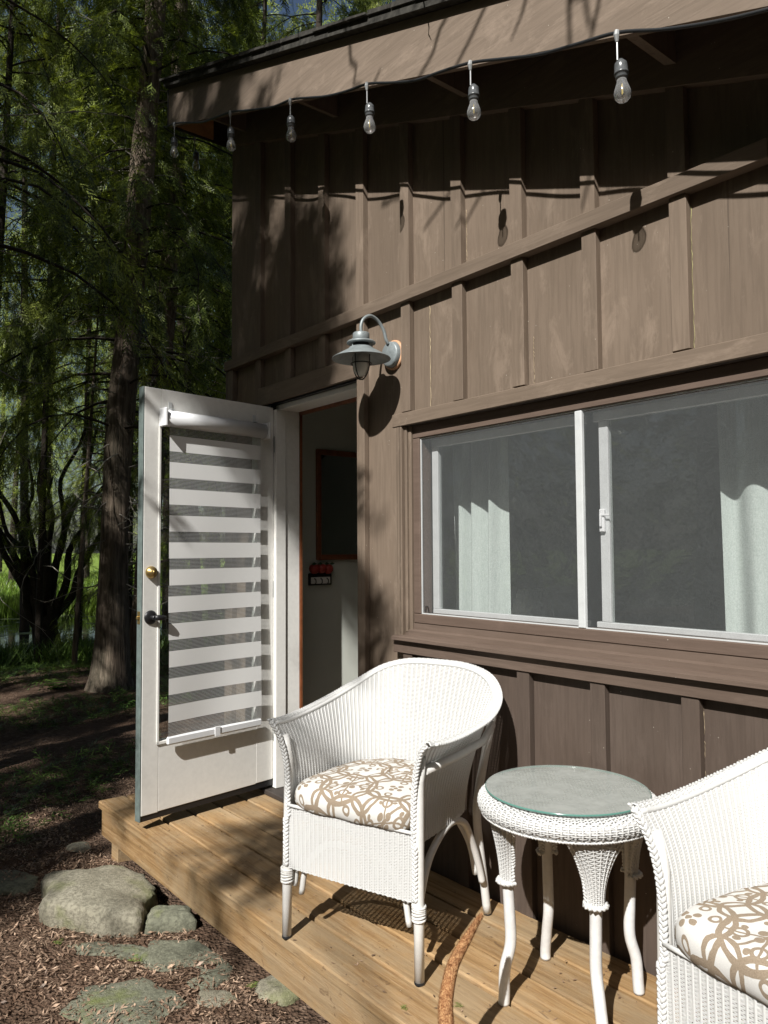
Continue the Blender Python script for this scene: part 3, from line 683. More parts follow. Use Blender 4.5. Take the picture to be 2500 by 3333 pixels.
L = MB(); L.lathe([(.062, -.006), (.067, -.002), (.068, .0066)], (.019, .168, .039), 36, 'y'); L.build('sealant_ring', m_copper, lan, smooth=True)

# ================================================================== STRING LIGHTS
sl_ = thing('string_lights', 'black string light cable with clear bulbs hung along the eave', 'string lights', (0, 0, 0))
def fbz(x): return roofz(x, .095 - fas_h)
att = [(x, FY - .012, fbz(x) + .004) for x in (-4.33, -3.61, -3.01, -2.42, -1.83, -1.242, -.65, -.06, .53)]
pts = [(-4.47, FY - .014, fbz(-4.47) - .01)]
for i, a in enumerate(att):
    pts.append(a)
    if i < len(att) - 1:
        b = att[i + 1]
        for t in (.25, .5, .75): 
            sg = .022 * 4 * t * (1 - t) * random.uniform(.4, 1.2); pts.append((a[0] + (b[0] - a[0]) * t, FY - .012 + random.uniform(-.002, .002), a[2] + (b[2] - a[2]) * t - sg))
sc = MB(); sc.tube(cr(pts, 5), .0055, 8)
endp = [(-4.492, FY - .012, fbz(-4.49) - .008), (-4.500, FY + .09, fbz(-4.49) - .03), (-4.500, FY + .25, fbz(-4.49) - .005), (-4.500, FY + .5, fbz(-4.49) - .03), (-4.5, FY + .9, fbz(-4.49) - .005), (-4.5, FY + 1.5, fbz(-4.49) - .01)]
sc.tube(cr([pts[0]] + endp, 5), .0055, 8)
sc.build('cable', m_blackp, sl_, smooth=True)
SK = [(.0, .0), (.007, -.002), (.012, -.008), (.0175, -.014), (.019, -.024), (.019, -.040), (.0205, -.041), (.0205, -.046), (.018, -.047), (.018, -.056), (.0165, -.060), (.0, -.060)]
BU = [(.0135, -.058), (.0145, -.070), (.019, -.083), (.0235, -.096), (.0245, -.106), (.022, -.117), (.015, -.125), (.006, -.129), (.0, -.1295)]
first = None
allatt = att[:1] + att[1:] + [(-4.502, FY + .20, fbz(-4.49)), (-4.502, FY + .75, fbz(-4.49))]
dropl = [.085, .085, .080, .080, .078, .078, .08, .08, .08, .085, .085]
for i, (a, dl) in enumerate(zip(allatt, dropl)):
    x, y, z = a
    c = MB(); c.tube([(0, -.006, .002), (0, -.008, -.012), (0, -.006, -.03)], [.0075, .0085, .0045], 8); c.tube([(0, -.006, -.028), (0, -.006, -dl)], .0026, 6); 
    if first is None:
        cl = c.build('drop_cord', m_cord, sl_); so_ = MB().lathe(SK, (0, -.006, 0), 18).build('socket', m_sock, sl_, smooth=True)
        bu = MB().lathe(BU, (0, -.006, 0), 20).build('bulb', m_bulb, so_, smooth=True); fi = MB(); fi.tube([(.0015, -.006, -.072), (.0015, -.006, -.105)], .0016, 5); fi.tube([(-.003, -.006, -.075), (-.003, -.006, -.105)], .0008, 4); fi = fi.build('filament', m_fil, so_)
        first = (cl, so_, bu, fi)
        cl.location = (x, y, z); so_.location = (x, y, z - dl)
    else:
        cc = first[0].copy(); COL.objects.link(cc); cc.parent = sl_; cc.location = (x, y, z); ss = first[1].copy(); COL.objects.link(ss); ss.parent = sl_; ss.location = (x, y, z - dl)
        for q in first[2:]: qq = q.copy(); COL.objects.link(qq); qq.parent = ss
        ss.rotation_euler = (random.uniform(-.04, .04), random.uniform(-.04, .04), random.uniform(0, 3)); ss.location = (x, y, z - dl)

# ================================================================== INTERIOR THINGS
mi = thing('framed_mirror', 'wood framed mirror hanging on the wall inside the doorway', 'mirror', (-3.868, .70, 1.595))
c = MB()
for (a, b, c0, c1) in ((-.32, -.285, -.355, .355), (.285, .32, -.355, .355)): c.box(.0, .02, a * .95, b * .95, c0 * .95, c1 * .95, .004)
c.box(.0, .02, -.2705, .2705, -.337, -.304, .004); c.box(.0, .02, -.2705, .2705, .304, .337, .004); c.build('frame', m_orw, mi)
MB().box(.001, .006, -.2702, .2702, -.3037, .3037).build('mirror_glass', m_mirror, mi)
hk = thing('apple_coat_hooks', 'small key rack with red apples beside the doorway interior', 'coat hooks', (-3.868, .424, 1.168))
MB().box(0, .012, -.085, .085, -.062, .012, .005).build('rack_board', m_black, hk); MB().box(.0122, .015, -.07, .07, -.052, -.012, .002).build('label_panel', m_white, hk)
for ay_, az_ in ((-.045, .038), (.008, .04), (.058, .036)):
    MB().lathe([(.0, -.03), (.016, -.029), (.029, -.014), (.032, .002), (.027, .019), (.012, .027), (.0, .022)], (.010, ay_, az_), 16).build('apple', m_red, hk, smooth=True)
c = MB()
for ay_ in (-.06, -.018, .03, .07): c.add([(.035, ay_ - .02, .066), (.035, ay_, .078), (.035, ay_ + .02, .068), (.035, ay_, .060)], [(0, 1, 2, 3)])
c.build('apple_leaf', m_leafp, hk)
for ay_ in (-.045, .0, .045):
    c = MB(); c.tube([(.014, ay_, -.02), (.03, ay_, -.028), (.032, ay_, -.045), (.022, ay_, -.05)], .003, 6); c.build('hook', m_black, hk)
def curtain(name, label, x0, x1, y, z0, z1, waves, seed):
    rr = random.Random(seed); nu = 90; nz = 16; V = []; Fs = []
    ph = rr.uniform(0, 6)
    for a in range(nz + 1):
        t = a / nz; zz = z1 + (z0 - z1) * t
        for b in range(nu + 1):
            s_ = b / nu; amp = .028 * (.8 + .4 * t)
            xx = x0 + (x1 - x0) * s_ + .008 * math.sin(t * 2.5 + s_ * 3) * t
            V.append((xx, y + amp * math.sin(s_ * waves * 6.283 + ph + .25 * t) + .008 * math.sin(s_ * 37 + t * 2), zz))
    for a in range(nz):
        for b in range(nu): i = a * (nu + 1) + b; Fs.append((i, i + 1, i + nu + 2, i + nu + 1))
    return tag(mkobj(name, V, Fs, m_curt, None, True), label, 'curtain')
curtain('curtain', 'pale linen curtain gathered at the left side of the window', -2.60, -2.25, .30, .72, 1.98, 3.2, 1)
curtain('curtain', 'pale linen curtain hanging at the right of the window', -1.29, -.72, .30, .72, 1.98, 4.2, 2)
tl_ = thing('table_lamp', 'table lamp with a cream shade seen through the left pane', 'lamp', (-3.0, 1.35, .62))
MB().lathe([(.05, 0), (.06, .01), (.02, .03), (.035, .10), (.045, .16), (.02, .22), (.008, .24), (.008, .30)], (0, 0, 0), 20).build('lamp_base', m_stemw, tl_, smooth=True)
MB().lathe([(.15, .24), (.08, .46)], (0, 0, 0), 28).build('lamp_shade', m_curt, tl_, smooth=True)
ch = thing('side_cabinet', 'brown cabinet inside the room under the table lamp', 'cabinet', (-3.0, 1.4, .02))
MB().box(-.3, .3, -.2, .2, .05, .56, .005).build('cabinet_body', m_intfl, ch); MB().box(-.32, .32, -.22, .22, .5605, .595, .005).build('cabinet_top', m_intfl, ch)
for k in (0, 1): MB().box(-.27, .27, -.212, -.201, .08 + .24 * k, .30 + .24 * k, .004).build('drawer', m_orw, ch)

# ================================================================== WICKER
def weave(P, rows_w, nrib, ribw=.0040, wefth=.00185, amp=.0012, phase=0):
    """P: grid [t, s, 3] of a surface. Returns weft ribbons + ribs as quads (numpy)."""
    nt, ns, _ = P.shape
    Ts = np.gradient(P, axis=1); Tt = np.gradient(P, axis=0)
    Nn = np.cross(Ts, Tt); Nn /= np.linalg.norm(Nn, axis=-1, keepdims=True) + 1e-12
    Tt = Tt / (np.linalg.norm(Tt, axis=-1, keepdims=True) + 1e-12); Tsn = Ts / (np.linalg.norm(Ts, axis=-1, keepdims=True) + 1e-12)
    V = []; Fs = []; base = 0
    sidx = np.arange(ns)
    for i in range(nt):
        ph = (i % 2) * math.pi
        off = amp * np.cos(2 * math.pi * nrib * sidx / (ns - 1) / 1.0 * .5 + ph)[:, None] * Nn[i]
        h = (wefth * (1 + .12 * RNG.standard_normal(ns) * .5))[:, None]
        c = P[i] + off
        top = c + Tt[i] * h - Nn[i] * .0004; bot = c - Tt[i] * h - Nn[i] * .0004; mid = c + Nn[i] * .0007
        v = np.stack([top, mid, bot], 1).reshape(-1, 3); V.append(v)
        a = base + 3 * sidx[:-1]
        Fs.append(np.stack([a, a + 1, a + 4, a + 3], 1)); Fs.append(np.stack([a + 1, a + 2, a + 5, a + 4], 1)); base += len(v)
    # ribs
    tt = np.unique(np.linspace(0, nt - 1, max(12, nt // 3)).astype(int))
    for r in range(nrib + 1):
        j = int(round(r * (ns - 1) / nrib)); c = P[tt, j]; N_ = Nn[tt, j]; S_ = Tsn[tt, j]
        ring = [c + N_ * (.0021 * math.sin(a)) + S_ * (ribw * math.cos(a)) for a in np.linspace(0, 2 * math.pi, 7)[:-1]]
        v = np.stack(ring, 1).reshape(-1, 3); V.append(v); m = len(tt)
        k = np.arange(m - 1)[:, None] * 6; q = np.arange(6)[None, :]; q2 = (q + 1) % 6
        Fs.append(np.stack([k + q, k + q2, k + 6 + q2, k + 6 + q], -1).reshape(-1, 4) + base); base += len(v)
    return np.vstack(V), np.vstack(Fs)
def braid(mb, path, w=.0095, r=.0052, pitch=.042, strands=3, normal=None):
    P = resample(path, max(8, int(np.linalg.norm(np.diff(np.array(path), axis=0), axis=1).sum() / .0045)))
    T_ = np.gradient(P, axis=0); T_ /= np.linalg.norm(T_, axis=1, keepdims=True)
    up = np.array(normal if normal is not None else (0, 0, 1.)); 
    A = np.cross(T_, up); A /= np.linalg.norm(A, axis=1, keepdims=True) + 1e-9; B = np.cross(A, T_)
    d = np.r_[0, np.cumsum(np.linalg.norm(np.diff(P, axis=0), axis=1))]
    for k in range(strands):
        ph = 2 * math.pi * k / strands; q = 2 * math.pi * d / pitch + ph
        pts = P + A * (w * np.sin(q))[:, None] + B * (.45 * w * np.sin(2 * q))[:, None]
        mb.tube(pts, r, 6, True, .8)

half = [(0, .33, .873), (.13, .325, .868), (.23, .295, .840), (.298, .22, .785), (.328, .09, .742), (.324, -.07, .720), (.312, -.2, .715), (.300, -.275, .722)]
baseh = [(0, .238), (.10, .230), (.175, .190), (.225, .120), (.243, .02), (.248, -.08), (.250, -.18), (.250, -.25)]
NR = 82; NS = NR * 4 + 1
rimc = resample(cr([(-a, b, c) for a, b, c in half[::-1]] + half[1:], 10), NS)
basec = resample(cr([(-a, b) for a, b in baseh[::-1]] + baseh[1:], 10), NS)
sgn = np.linspace(-1, 1, NS); fr_ = np.abs(sgn)
zb = np.full(NS, .405)
nrow = 98; rows = []
rt = np.gradient(rimc[:, :2], axis=0); rn = np.stack([rt[:, 1], -rt[:, 0]], 1); rn /= np.linalg.norm(rn, axis=1, keepdims=True)
if rn[NS // 2, 1] < 0: rn = -rn
for i in range(nrow):
    v = i / (nrow - 1); pw = 1.6 + 2.2 * np.clip((fr_ - .55) / .45, 0, 1); fl = v ** pw
    xy = basec * (1 - fl)[:, None] + rimc[:, :2] * fl[:, None]
    z = zb + (rimc[:, 2] - zb) * v
    rows.append(np.c_[xy, z])
for i in range(1, 12):
    th = math.pi * .95 * i / 11; rr = .012
    rows.append(np.c_[rimc[:, :2] + rn * (rr * (1 - math.cos(th))), rimc[:, 2] + rr * math.sin(th)])
SH = np.array(rows)
ch1 = thing('wicker_armchair', 'white wicker tub armchair with patterned cushion beside the doorway', 'armchair', (-2.12875, -.452, 0), math.atan2(.307, .952), 'white wicker armchairs on the deck')
v, f = weave(SH, None, NR); mkobj('woven_shell', v, f, m_wick, ch1, True)
# front apron
na = 27; AP = np.zeros((50, na * 4 + 1, 3)); xs_ = np.linspace(-.245, .245, na * 4 + 1)
for i in range(50):
    t = i / 49; AP[i, :, 0] = xs_ * (1 + .02 * t); AP[i, :, 1] = -.262 - .004 * np.cos(xs_ / .25 * 1.5); AP[i, :, 2] = .237 + (.445 - .237) * t + (.0025 * np.abs(np.sin(np.arange(na * 4 + 1) / 4 * math.pi)) if i == 0 else 0)
v, f = weave(AP, None, na, phase=1); mkobj('woven_apron', v, f, m_wick, ch1, True)
b = MB(); b.tube([(x, -.266, .448) for x in np.linspace(-.25, .25, 12)], .006, 8); b.build('front_rail', m_wick, ch1, smooth=True)
# braids on posts and rim
fz = np.linspace(0, 1, 30); front_edge = SH[:nrow, -1]; lower = [(.256, -.268, z) for z in np.linspace(.245, .40, 6)]
for s_ in (-1, 1):
    path = [(s_ * x, y, z) for x, y, z in lower] + [(s_ * p[0] , p[1] - .014, p[2]) for p in front_edge[3::6]] + [(s_ * (rimc[-1, 0] + .008), rimc[-1, 1] - .010, rimc[-1, 2] + .004)]
    b = MB(); braid(b, cr(path, 4), .0075, .0050, .038, 3, (0, -1, .0001)); b.build('braid', m_wick, ch1, smooth=True)
b = MB(); rimo = SH[-2][::6]; braid(b, rimo, .0058, .0040, .036, 3); b.build('rim_braid', m_wick, ch1, smooth=True)
b = MB(); b.tube(rimc[::5] - np.array([0, 0, .003]), .007, 8); b.build('rim_core', m_wick, ch1, smooth=True)
# legs
for s_ in (-1, 1):
    lg = MB(); lg.tube([(s_ * .262, -.257, .006), (s_ * .261, -.255, .20), (s_ * .260, -.250, .42), (s_ * .262, -.247, .60), (s_ * .275, -.25, .68)], [.0155, .0165, .0165, .015, .012], 14)
    lg = lg.build('leg', m_pole, ch1, smooth=True)
    MB().lathe([(.0, 0), (.015, 0), (.0165, .003), (.0165, .009), (.0, .009)], (s_ * .262, -.257, 0), 14).build('foot_cap', m_blackp, lg)
    b = MB()
    for k in range(6): b.tube([(s_ * .261 + .0195 * math.cos(t), -.255 + .0195 * math.sin(t), .192 + .0078 * k + .003 * math.sin(t + k)) for t in np.linspace(0, 6.283, 17)], .0042, 6, False)
    b.build('cane_binding', m_pole, lg, smooth=True)
    lg = MB(); lg.tube(cr([(s_ * .240, .262, .006), (s_ * .236, .235, .17), (s_ * .232, .205, .34), (s_ * .236, .208, .44), (s_ * .262, .235, .62), (s_ * .285, .262, .78)], 5), .0150, 12)
    lg = lg.build('leg', m_pole, ch1, smooth=True)
    MB().lathe([(.0, 0), (.014, 0), (.015, .003), (.015, .009), (.0, .009)], (s_ * .240, .262, 0), 12).build('foot_cap', m_blackp, lg)
    b = MB(); b.tube(cr([(s_ * .248, -.235, .17), (s_ * .246, -.215, .25), (s_ * .243, -.15, .345), (s_ * .238, -.02, .400), (s_ * .236, .09, .375), (s_ * .236, .155, .29), (s_ * .240, .20, .19), (s_ * .243, .218, .13)], 6), .0125, 10); b.build('side_arch', m_pole, ch1, smooth=True)
b = MB(); b.tube(cr([(-.215, .225, .15), (-.19, .215, .27), (-.11, .21, .37), (0, .21, .40), (.11, .21, .37), (.19, .215, .27), (.215, .225, .15)], 6), .0125, 10); b.build('back_arch', m_pole, ch1, smooth=True)
b = MB(); b.tube(cr([(-.215, -.235, .15), (-.19, -.235, .25), (-.11, -.235, .33), (0, -.235, .345), (.11, -.235, .33), (.19, -.235, .25), (.215, -.235, .15)], 6), .010, 8); b.build('front_arch', m_pole, ch1, smooth=True)
b = MB()
sr = [(-.24, -.24, .41), (.24, -.24, .41), (.235, .05, .41), (.17, .17, .41), (0, .22, .41), (-.17, .17, .41), (-.235, .05, .41), (-.24, -.24, .41)]
b.tube(sr, .011, 6)
for x in np.linspace(-.21, .21, 10): b.tube([(x, -.24, .418), (x, .17 - abs(x) * .2, .418)], .0045, 5)
b.build('seat_frame', m_pole, ch1)
for s_ in (-1, 1):
    b = MB(); b.tube([(s_ * .278, -.235, .635), (s_ * .318, -.10, .655), (s_ * .335, .05, .672), (s_ * .310, .18, .70)], .010, 8, True, 1.5); b.build('arm_brace', m_pole, ch1, smooth=True)
# cushion: a thing of its own
def make_cushion(label, loc, rz):
    nphi = 96; V = []; UV = []
    def B(phi):
        c_, s_ = math.cos(phi), math.sin(phi); e = 8 if s_ < 0 else 2.3
        rr = (abs(c_ / (.243 if s_ < 0 else .236)) ** e + abs(s_ / (.275 if s_ < 0 else .220)) ** e) ** (-1 / e); return rr * c_, rr * s_
    rings = []
    for k in range(15): rho = k / 14 * .93; rings.append((rho, .084 + .018 * (1 - (k / 14) ** 2.6) , rho))
    for k in range(1, 9): a = k / 8 * math.pi; rings.append((.93 + .07 * math.sin(a) , .040 + .040 * math.cos(a), .93 + .30 * k / 8))
    rings.append((.7, .0, 1.5))
    for rho, z, au in rings:
        for j in range(nphi):
            bx, by = B(2 * math.pi * j / nphi); zz = z + .002 * math.sin(bx * 40) * math.cos(by * 33)
            V.append((bx * rho, by * rho, zz)); UV.append((bx * au, by * au))
    m = len(rings); i = np.arange(m - 1)[:, None] * nphi; j = np.arange(nphi)[None, :]; j2 = (j + 1) % nphi
    Fs = np.stack([i + j, i + nphi + j, i + nphi + j2, i + j2], -1).reshape(-1, 4)
    o = mkobj('seat_cushion', np.array(V), Fs, m_cush, None, True, uv=UV); o.location = loc; o.rotation_euler = (0, 0, rz)
    return tag(o, label, 'cushion', 'patterned seat cushions')
cu1 = make_cushion('tan and white scroll print cushion on the armchair nearest the doorway', (-2.12875 + .01 * .307, -.452 - .01 * .952, .440), math.atan2(.307, .952))
R2 = math.radians(-10)
ch2 = dup(ch1, (-.672, -.42, 0), R2, 'white wicker tub armchair cut off at the right, under the window')
cu2 = cu1.copy(); COL.objects.link(cu2); cu2.location = (-.672 - .01 * math.sin(-R2), -.43, .440); cu2.rotation_euler = (0, 0, R2); cu2['label'] = 'tan and white scroll print cushion on the armchair at the right edge'

# ---- side table
TX, TY = -1.466, -.318
tab = thing('wicker_side_table', 'round white wicker side table with a glass top between the armchairs', 'table', (TX, TY, 0))
def ringgrid(prof, ns):
    G = np.zeros((len(prof), ns, 3)); a = np.linspace(0, 2 * math.pi, ns)
    for i, (r, z) in enumerate(prof): G[i, :, 0] = r * np.cos(a); G[i, :, 1] = r * np.sin(a); G[i, :, 2] = z
    return G
pr = resample([(.232, .590), (.250, .588), (.262, .578), (.266, .560), (.260, .545), (.245, .538)], 15)
v, f = weave(ringgrid(pr, 90 * 4 + 1), None, 90, .0035, .0024, .0022); mkobj('woven_rim', v, f, m_wick, tab, True)
MB().lathe([(.0, .585), (.236, .585), (.248, .580), (.255, .560), (.245, .545), (.0, .545)], (0, 0, 0), 48).build('top_core', m_wick, tab, smooth=True)
# woven top under the glass: flat basket weave
gx = np.linspace(-.23, .23, 60); V = []; Fs = []
for i, a in enumerate(gx):
    hw = math.sqrt(max(0, .232 ** 2 - a * a)); nseg = max(3, int(hw * 2 / .0039))
    for axis in (0, 1):
        prevb = None
        for k in range(nseg + 1):
            s_ = -hw + 2 * hw * k / nseg; zz = .5885 + .0014 * math.sin(s_ / .0078 * math.pi + (i + axis) * math.pi)
            p0 = (s_, a - .0035, zz) if axis == 0 else (a - .0035, s_, zz); p1 = (s_, a + .0035, zz) if axis == 0 else (a + .0035, s_, zz)
            V += [p0, p1]; b_ = len(V) - 2
            if prevb is not None: Fs.append((prevb, prevb + 1, b_ + 1, b_))
            prevb = b_
mkobj('woven_top', np.array(V), np.array(Fs), m_wick, tab, True)
gt = MB(); gt.lathe([(.0, .6015), (.2395, .6015)], (-.012, .010, 0), 72, caps=False); gt.lathe([(.2395, .5955), (.0, .5955)], (-.012, .010, 0), 72, caps=False); gto = gt.build('glass_top', m_tglass, tab)
MB().lathe([(.2395, .5955), (.2415, .5970), (.2415, .6002), (.2395, .6015)], (-.012, .010, 0), 72, caps=False).build('glass_edge', m_gedge, gto, smooth=True)
for o in (gto, gto.children[0]):
    pass
b = MB(); braid(b, [(.253 * math.cos(a), .253 * math.sin(a), .537) for a in np.linspace(0, 2 * math.pi, 60)], .004, .0034, .024); b.build('rim_braid', m_wick, tab, smooth=True)
b = MB(); b.tube([(.19 * math.cos(a), .19 * math.sin(a), .530) for a in np.linspace(0, 2 * math.pi, 40)], .010, 8, False); b.build('under_hoop', m_pole2, tab, smooth=True)
feet = [(-1.572, -.498), (-1.657, -.203), (-1.350, -.142), (-1.272, -.432)]
for k, (fx, fy) in enumerate(feet):
    dx, dy = fx - TX, fy - TY; rr = math.hypot(dx, dy); ux, uy = dx / rr, dy / rr; rl = .188; px, py = -uy, ux
    def at(r, s_=0, z=0): return (ux * r + px * s_, uy * r + py * s_, z)
    lg = MB(); lg.tube(cr([at(rr - .004, 0, .001), at(rr - .006, 0, .03), at(rl + .012, 0, .10), at(rl - .006, 0, .17), at(rl - .004, 0, .26), at(rl, 0, .36), at(rl, 0, .53)], 5), .0165, 14)
    lg = lg.build('leg', m_pole2, tab, smooth=True)
    # woven bracket: flared cone half round the leg, outside face
    nt, nr = 34, 12; G = np.zeros((nt, nr * 4 + 1, 3))
    zbot = .352
    for i in range(nt):
        t = i / (nt - 1); z = zbot + (.540 - zbot) * t; hw = .022 + .072 * t ** 2.0 ; rad = .021 + .010 * t
        for j in range(nr * 4 + 1):
            a = (j / (nr * 4) - .5) * math.pi * 1.25; G[i, j] = at(rl + rad * math.cos(a) + .022 * t * t, math.sin(a) / math.sin(min(1.57, math.pi * .625)) * hw, z)
    v, f = weave(G, None, nr, .0022, .0019, .0022); mkobj('woven_bracket', v, f, m_wick, lg, True)
    # solid backing
    for (G_) in (G,):
        ii = np.arange(nt * (nr * 4 + 1)).reshape(nt, -1); Fb = np.stack([ii[:-1, :-1], ii[1:, :-1], ii[1:, 1:], ii[:-1, 1:]], -1).reshape(-1, 4)
        Gb = G.copy(); 
        for i in range(nt): Gb[i, :, 0] -= ux * .004; Gb[i, :, 1] -= uy * .004
        mkobj('bracket_lining', Gb.reshape(-1, 3), Fb, m_wick, lg, True)
    b = MB()
    for s_ in (0, -1): braid(b, G[::4, s_], .0075, .0045, .03, 3, (ux, uy, .01))
    braid(b, [at(rl + .023 * math.cos(a), .023 * math.sin(a), zbot - .004) for a in np.linspace(-2.2, 2.2, 24)], .010, .005, .03)
    b.build('bracket_braid', m_wick, lg, smooth=True)

# ================================================================== STONES
def stone(name, label, loc, rx, ry, rz_, seed, mat, rot=0, flat=2.6, cat='stone', poly=None):
    r = np.random.default_rng(seed); nu, nv = 56, 26; V = []
    ph = r.uniform(0, 6.3, 8); am = r.uniform(.03, .11, 8)
    corner = (np.arange(poly or 5) + r.uniform(-.25, .25, poly or 5)) * 2 * math.pi / (poly or 5) + r.uniform(0, 6)
    for i in range(nv + 1):
        th = math.pi * i / nv - math.pi / 2
        for j in range(nu):
            a = 2 * math.pi * j / nu
            k = (sum(max(0, math.cos(a - q_)) ** 12 for q_ in corner)) ** (-1 / 12) * .86 if poly else 1
            k *= 1 + .6 * sum(am[q] / (1 + q * .5) * math.sin((q + 1) * a + ph[q]) for q in range(6))
            c_, s_ = math.cos(th), math.sin(th)
            cc = abs(c_) ** (2 / flat) ; ss = abs(s_) ** (2 / flat) * (1 if s_ > 0 else -1)
            nn = .035 * math.sin(7 * a + 3 * s_ + ph[6]) * c_ + .02 * math.sin(13 * a + 5 * s_ + ph[7]) + .025 * math.sin(21 * a + 9 * s_) * c_
            V.append((rx * k * cc * math.cos(a) * (1 + nn), ry * k * cc * math.sin(a) * (1 + nn), rz_ * (ss + .10 * math.sin(3 * a + ph[0]) * cc * c_ + .06 * snoise(np.array(math.cos(a) * cc), np.array(math.sin(a) * cc), 1.1, seed))))
    i = np.arange(nv)[:, None] * nu; j = np.arange(nu)[None, :]; j2 = (j + 1) % nu
    o = mkobj(name, np.array(V), np.stack([i + j, i + j2, i + nu + j2, i + nu + j], -1).reshape(-1, 4), mat, None, True)
    o.location = loc; o.rotation_euler = (0, 0, rot); return tag(o, label, cat)
stone('boulder', 'large rounded grey boulder by the deck corner', (-3.60, -.96, -.275), .34, .235, .08, 21, m_stone, .35, 4.6, 'boulder', 5)
stone('wedge_stone', 'small upright stone wedged between the boulder and the deck', (-3.24, -.78, -.30), .12, .08, .065, 5, m_stone2, .9, 3.5, 'stone', 4)
stone('pale_stone', 'pale small stone half buried beside the deck post', (-4.35, -.82, -.30), .08, .06, .035, 8, m_stone, .1)
stone('flagstone', 'mossy flat flagstone tucked against the deck skirt', (-2.92, -.86, -.325), .27, .15, .035, 33, m_stone2, .2, 5, 'flagstone', 6)
stone('flagstone', 'broad cracked flagstone at the bottom edge', (-2.76, -1.16, -.318), .24, .19, .035, 14, m_stone2, .5, 5, 'flagstone', 6)
stone('flagstone', 'narrow flagstone lying in front of the boulder', (-3.20, -1.06, -.325), .20, .06, .035, 41, m_stone2, .75, 5, 'flagstone', 6)
stone('round_stone', 'round grey stone beneath the deck edge', (-2.50, -.69, -.30), .09, .08, .045, 12, m_stone, 0)
stone('flagstone', 'small dark flagstone between the mossy one and the deck', (-2.60, -.88, -.325), .10, .07, .03, 17, m_stone, .3, 5, 'flagstone', 6)
stone('flagstone', 'flat stone sunk in litter at the left edge', (-4.15, -1.22, -.305), .20, .12, .025, 19, m_stone2, .3, 5, 'flagstone', 6)
stone('shore_rock', 'dark rock on the near shore of the pond', (-15.3, .62, -.60), .35, .3, .2, 23, m_stone, .3, 2.5, 'rock')

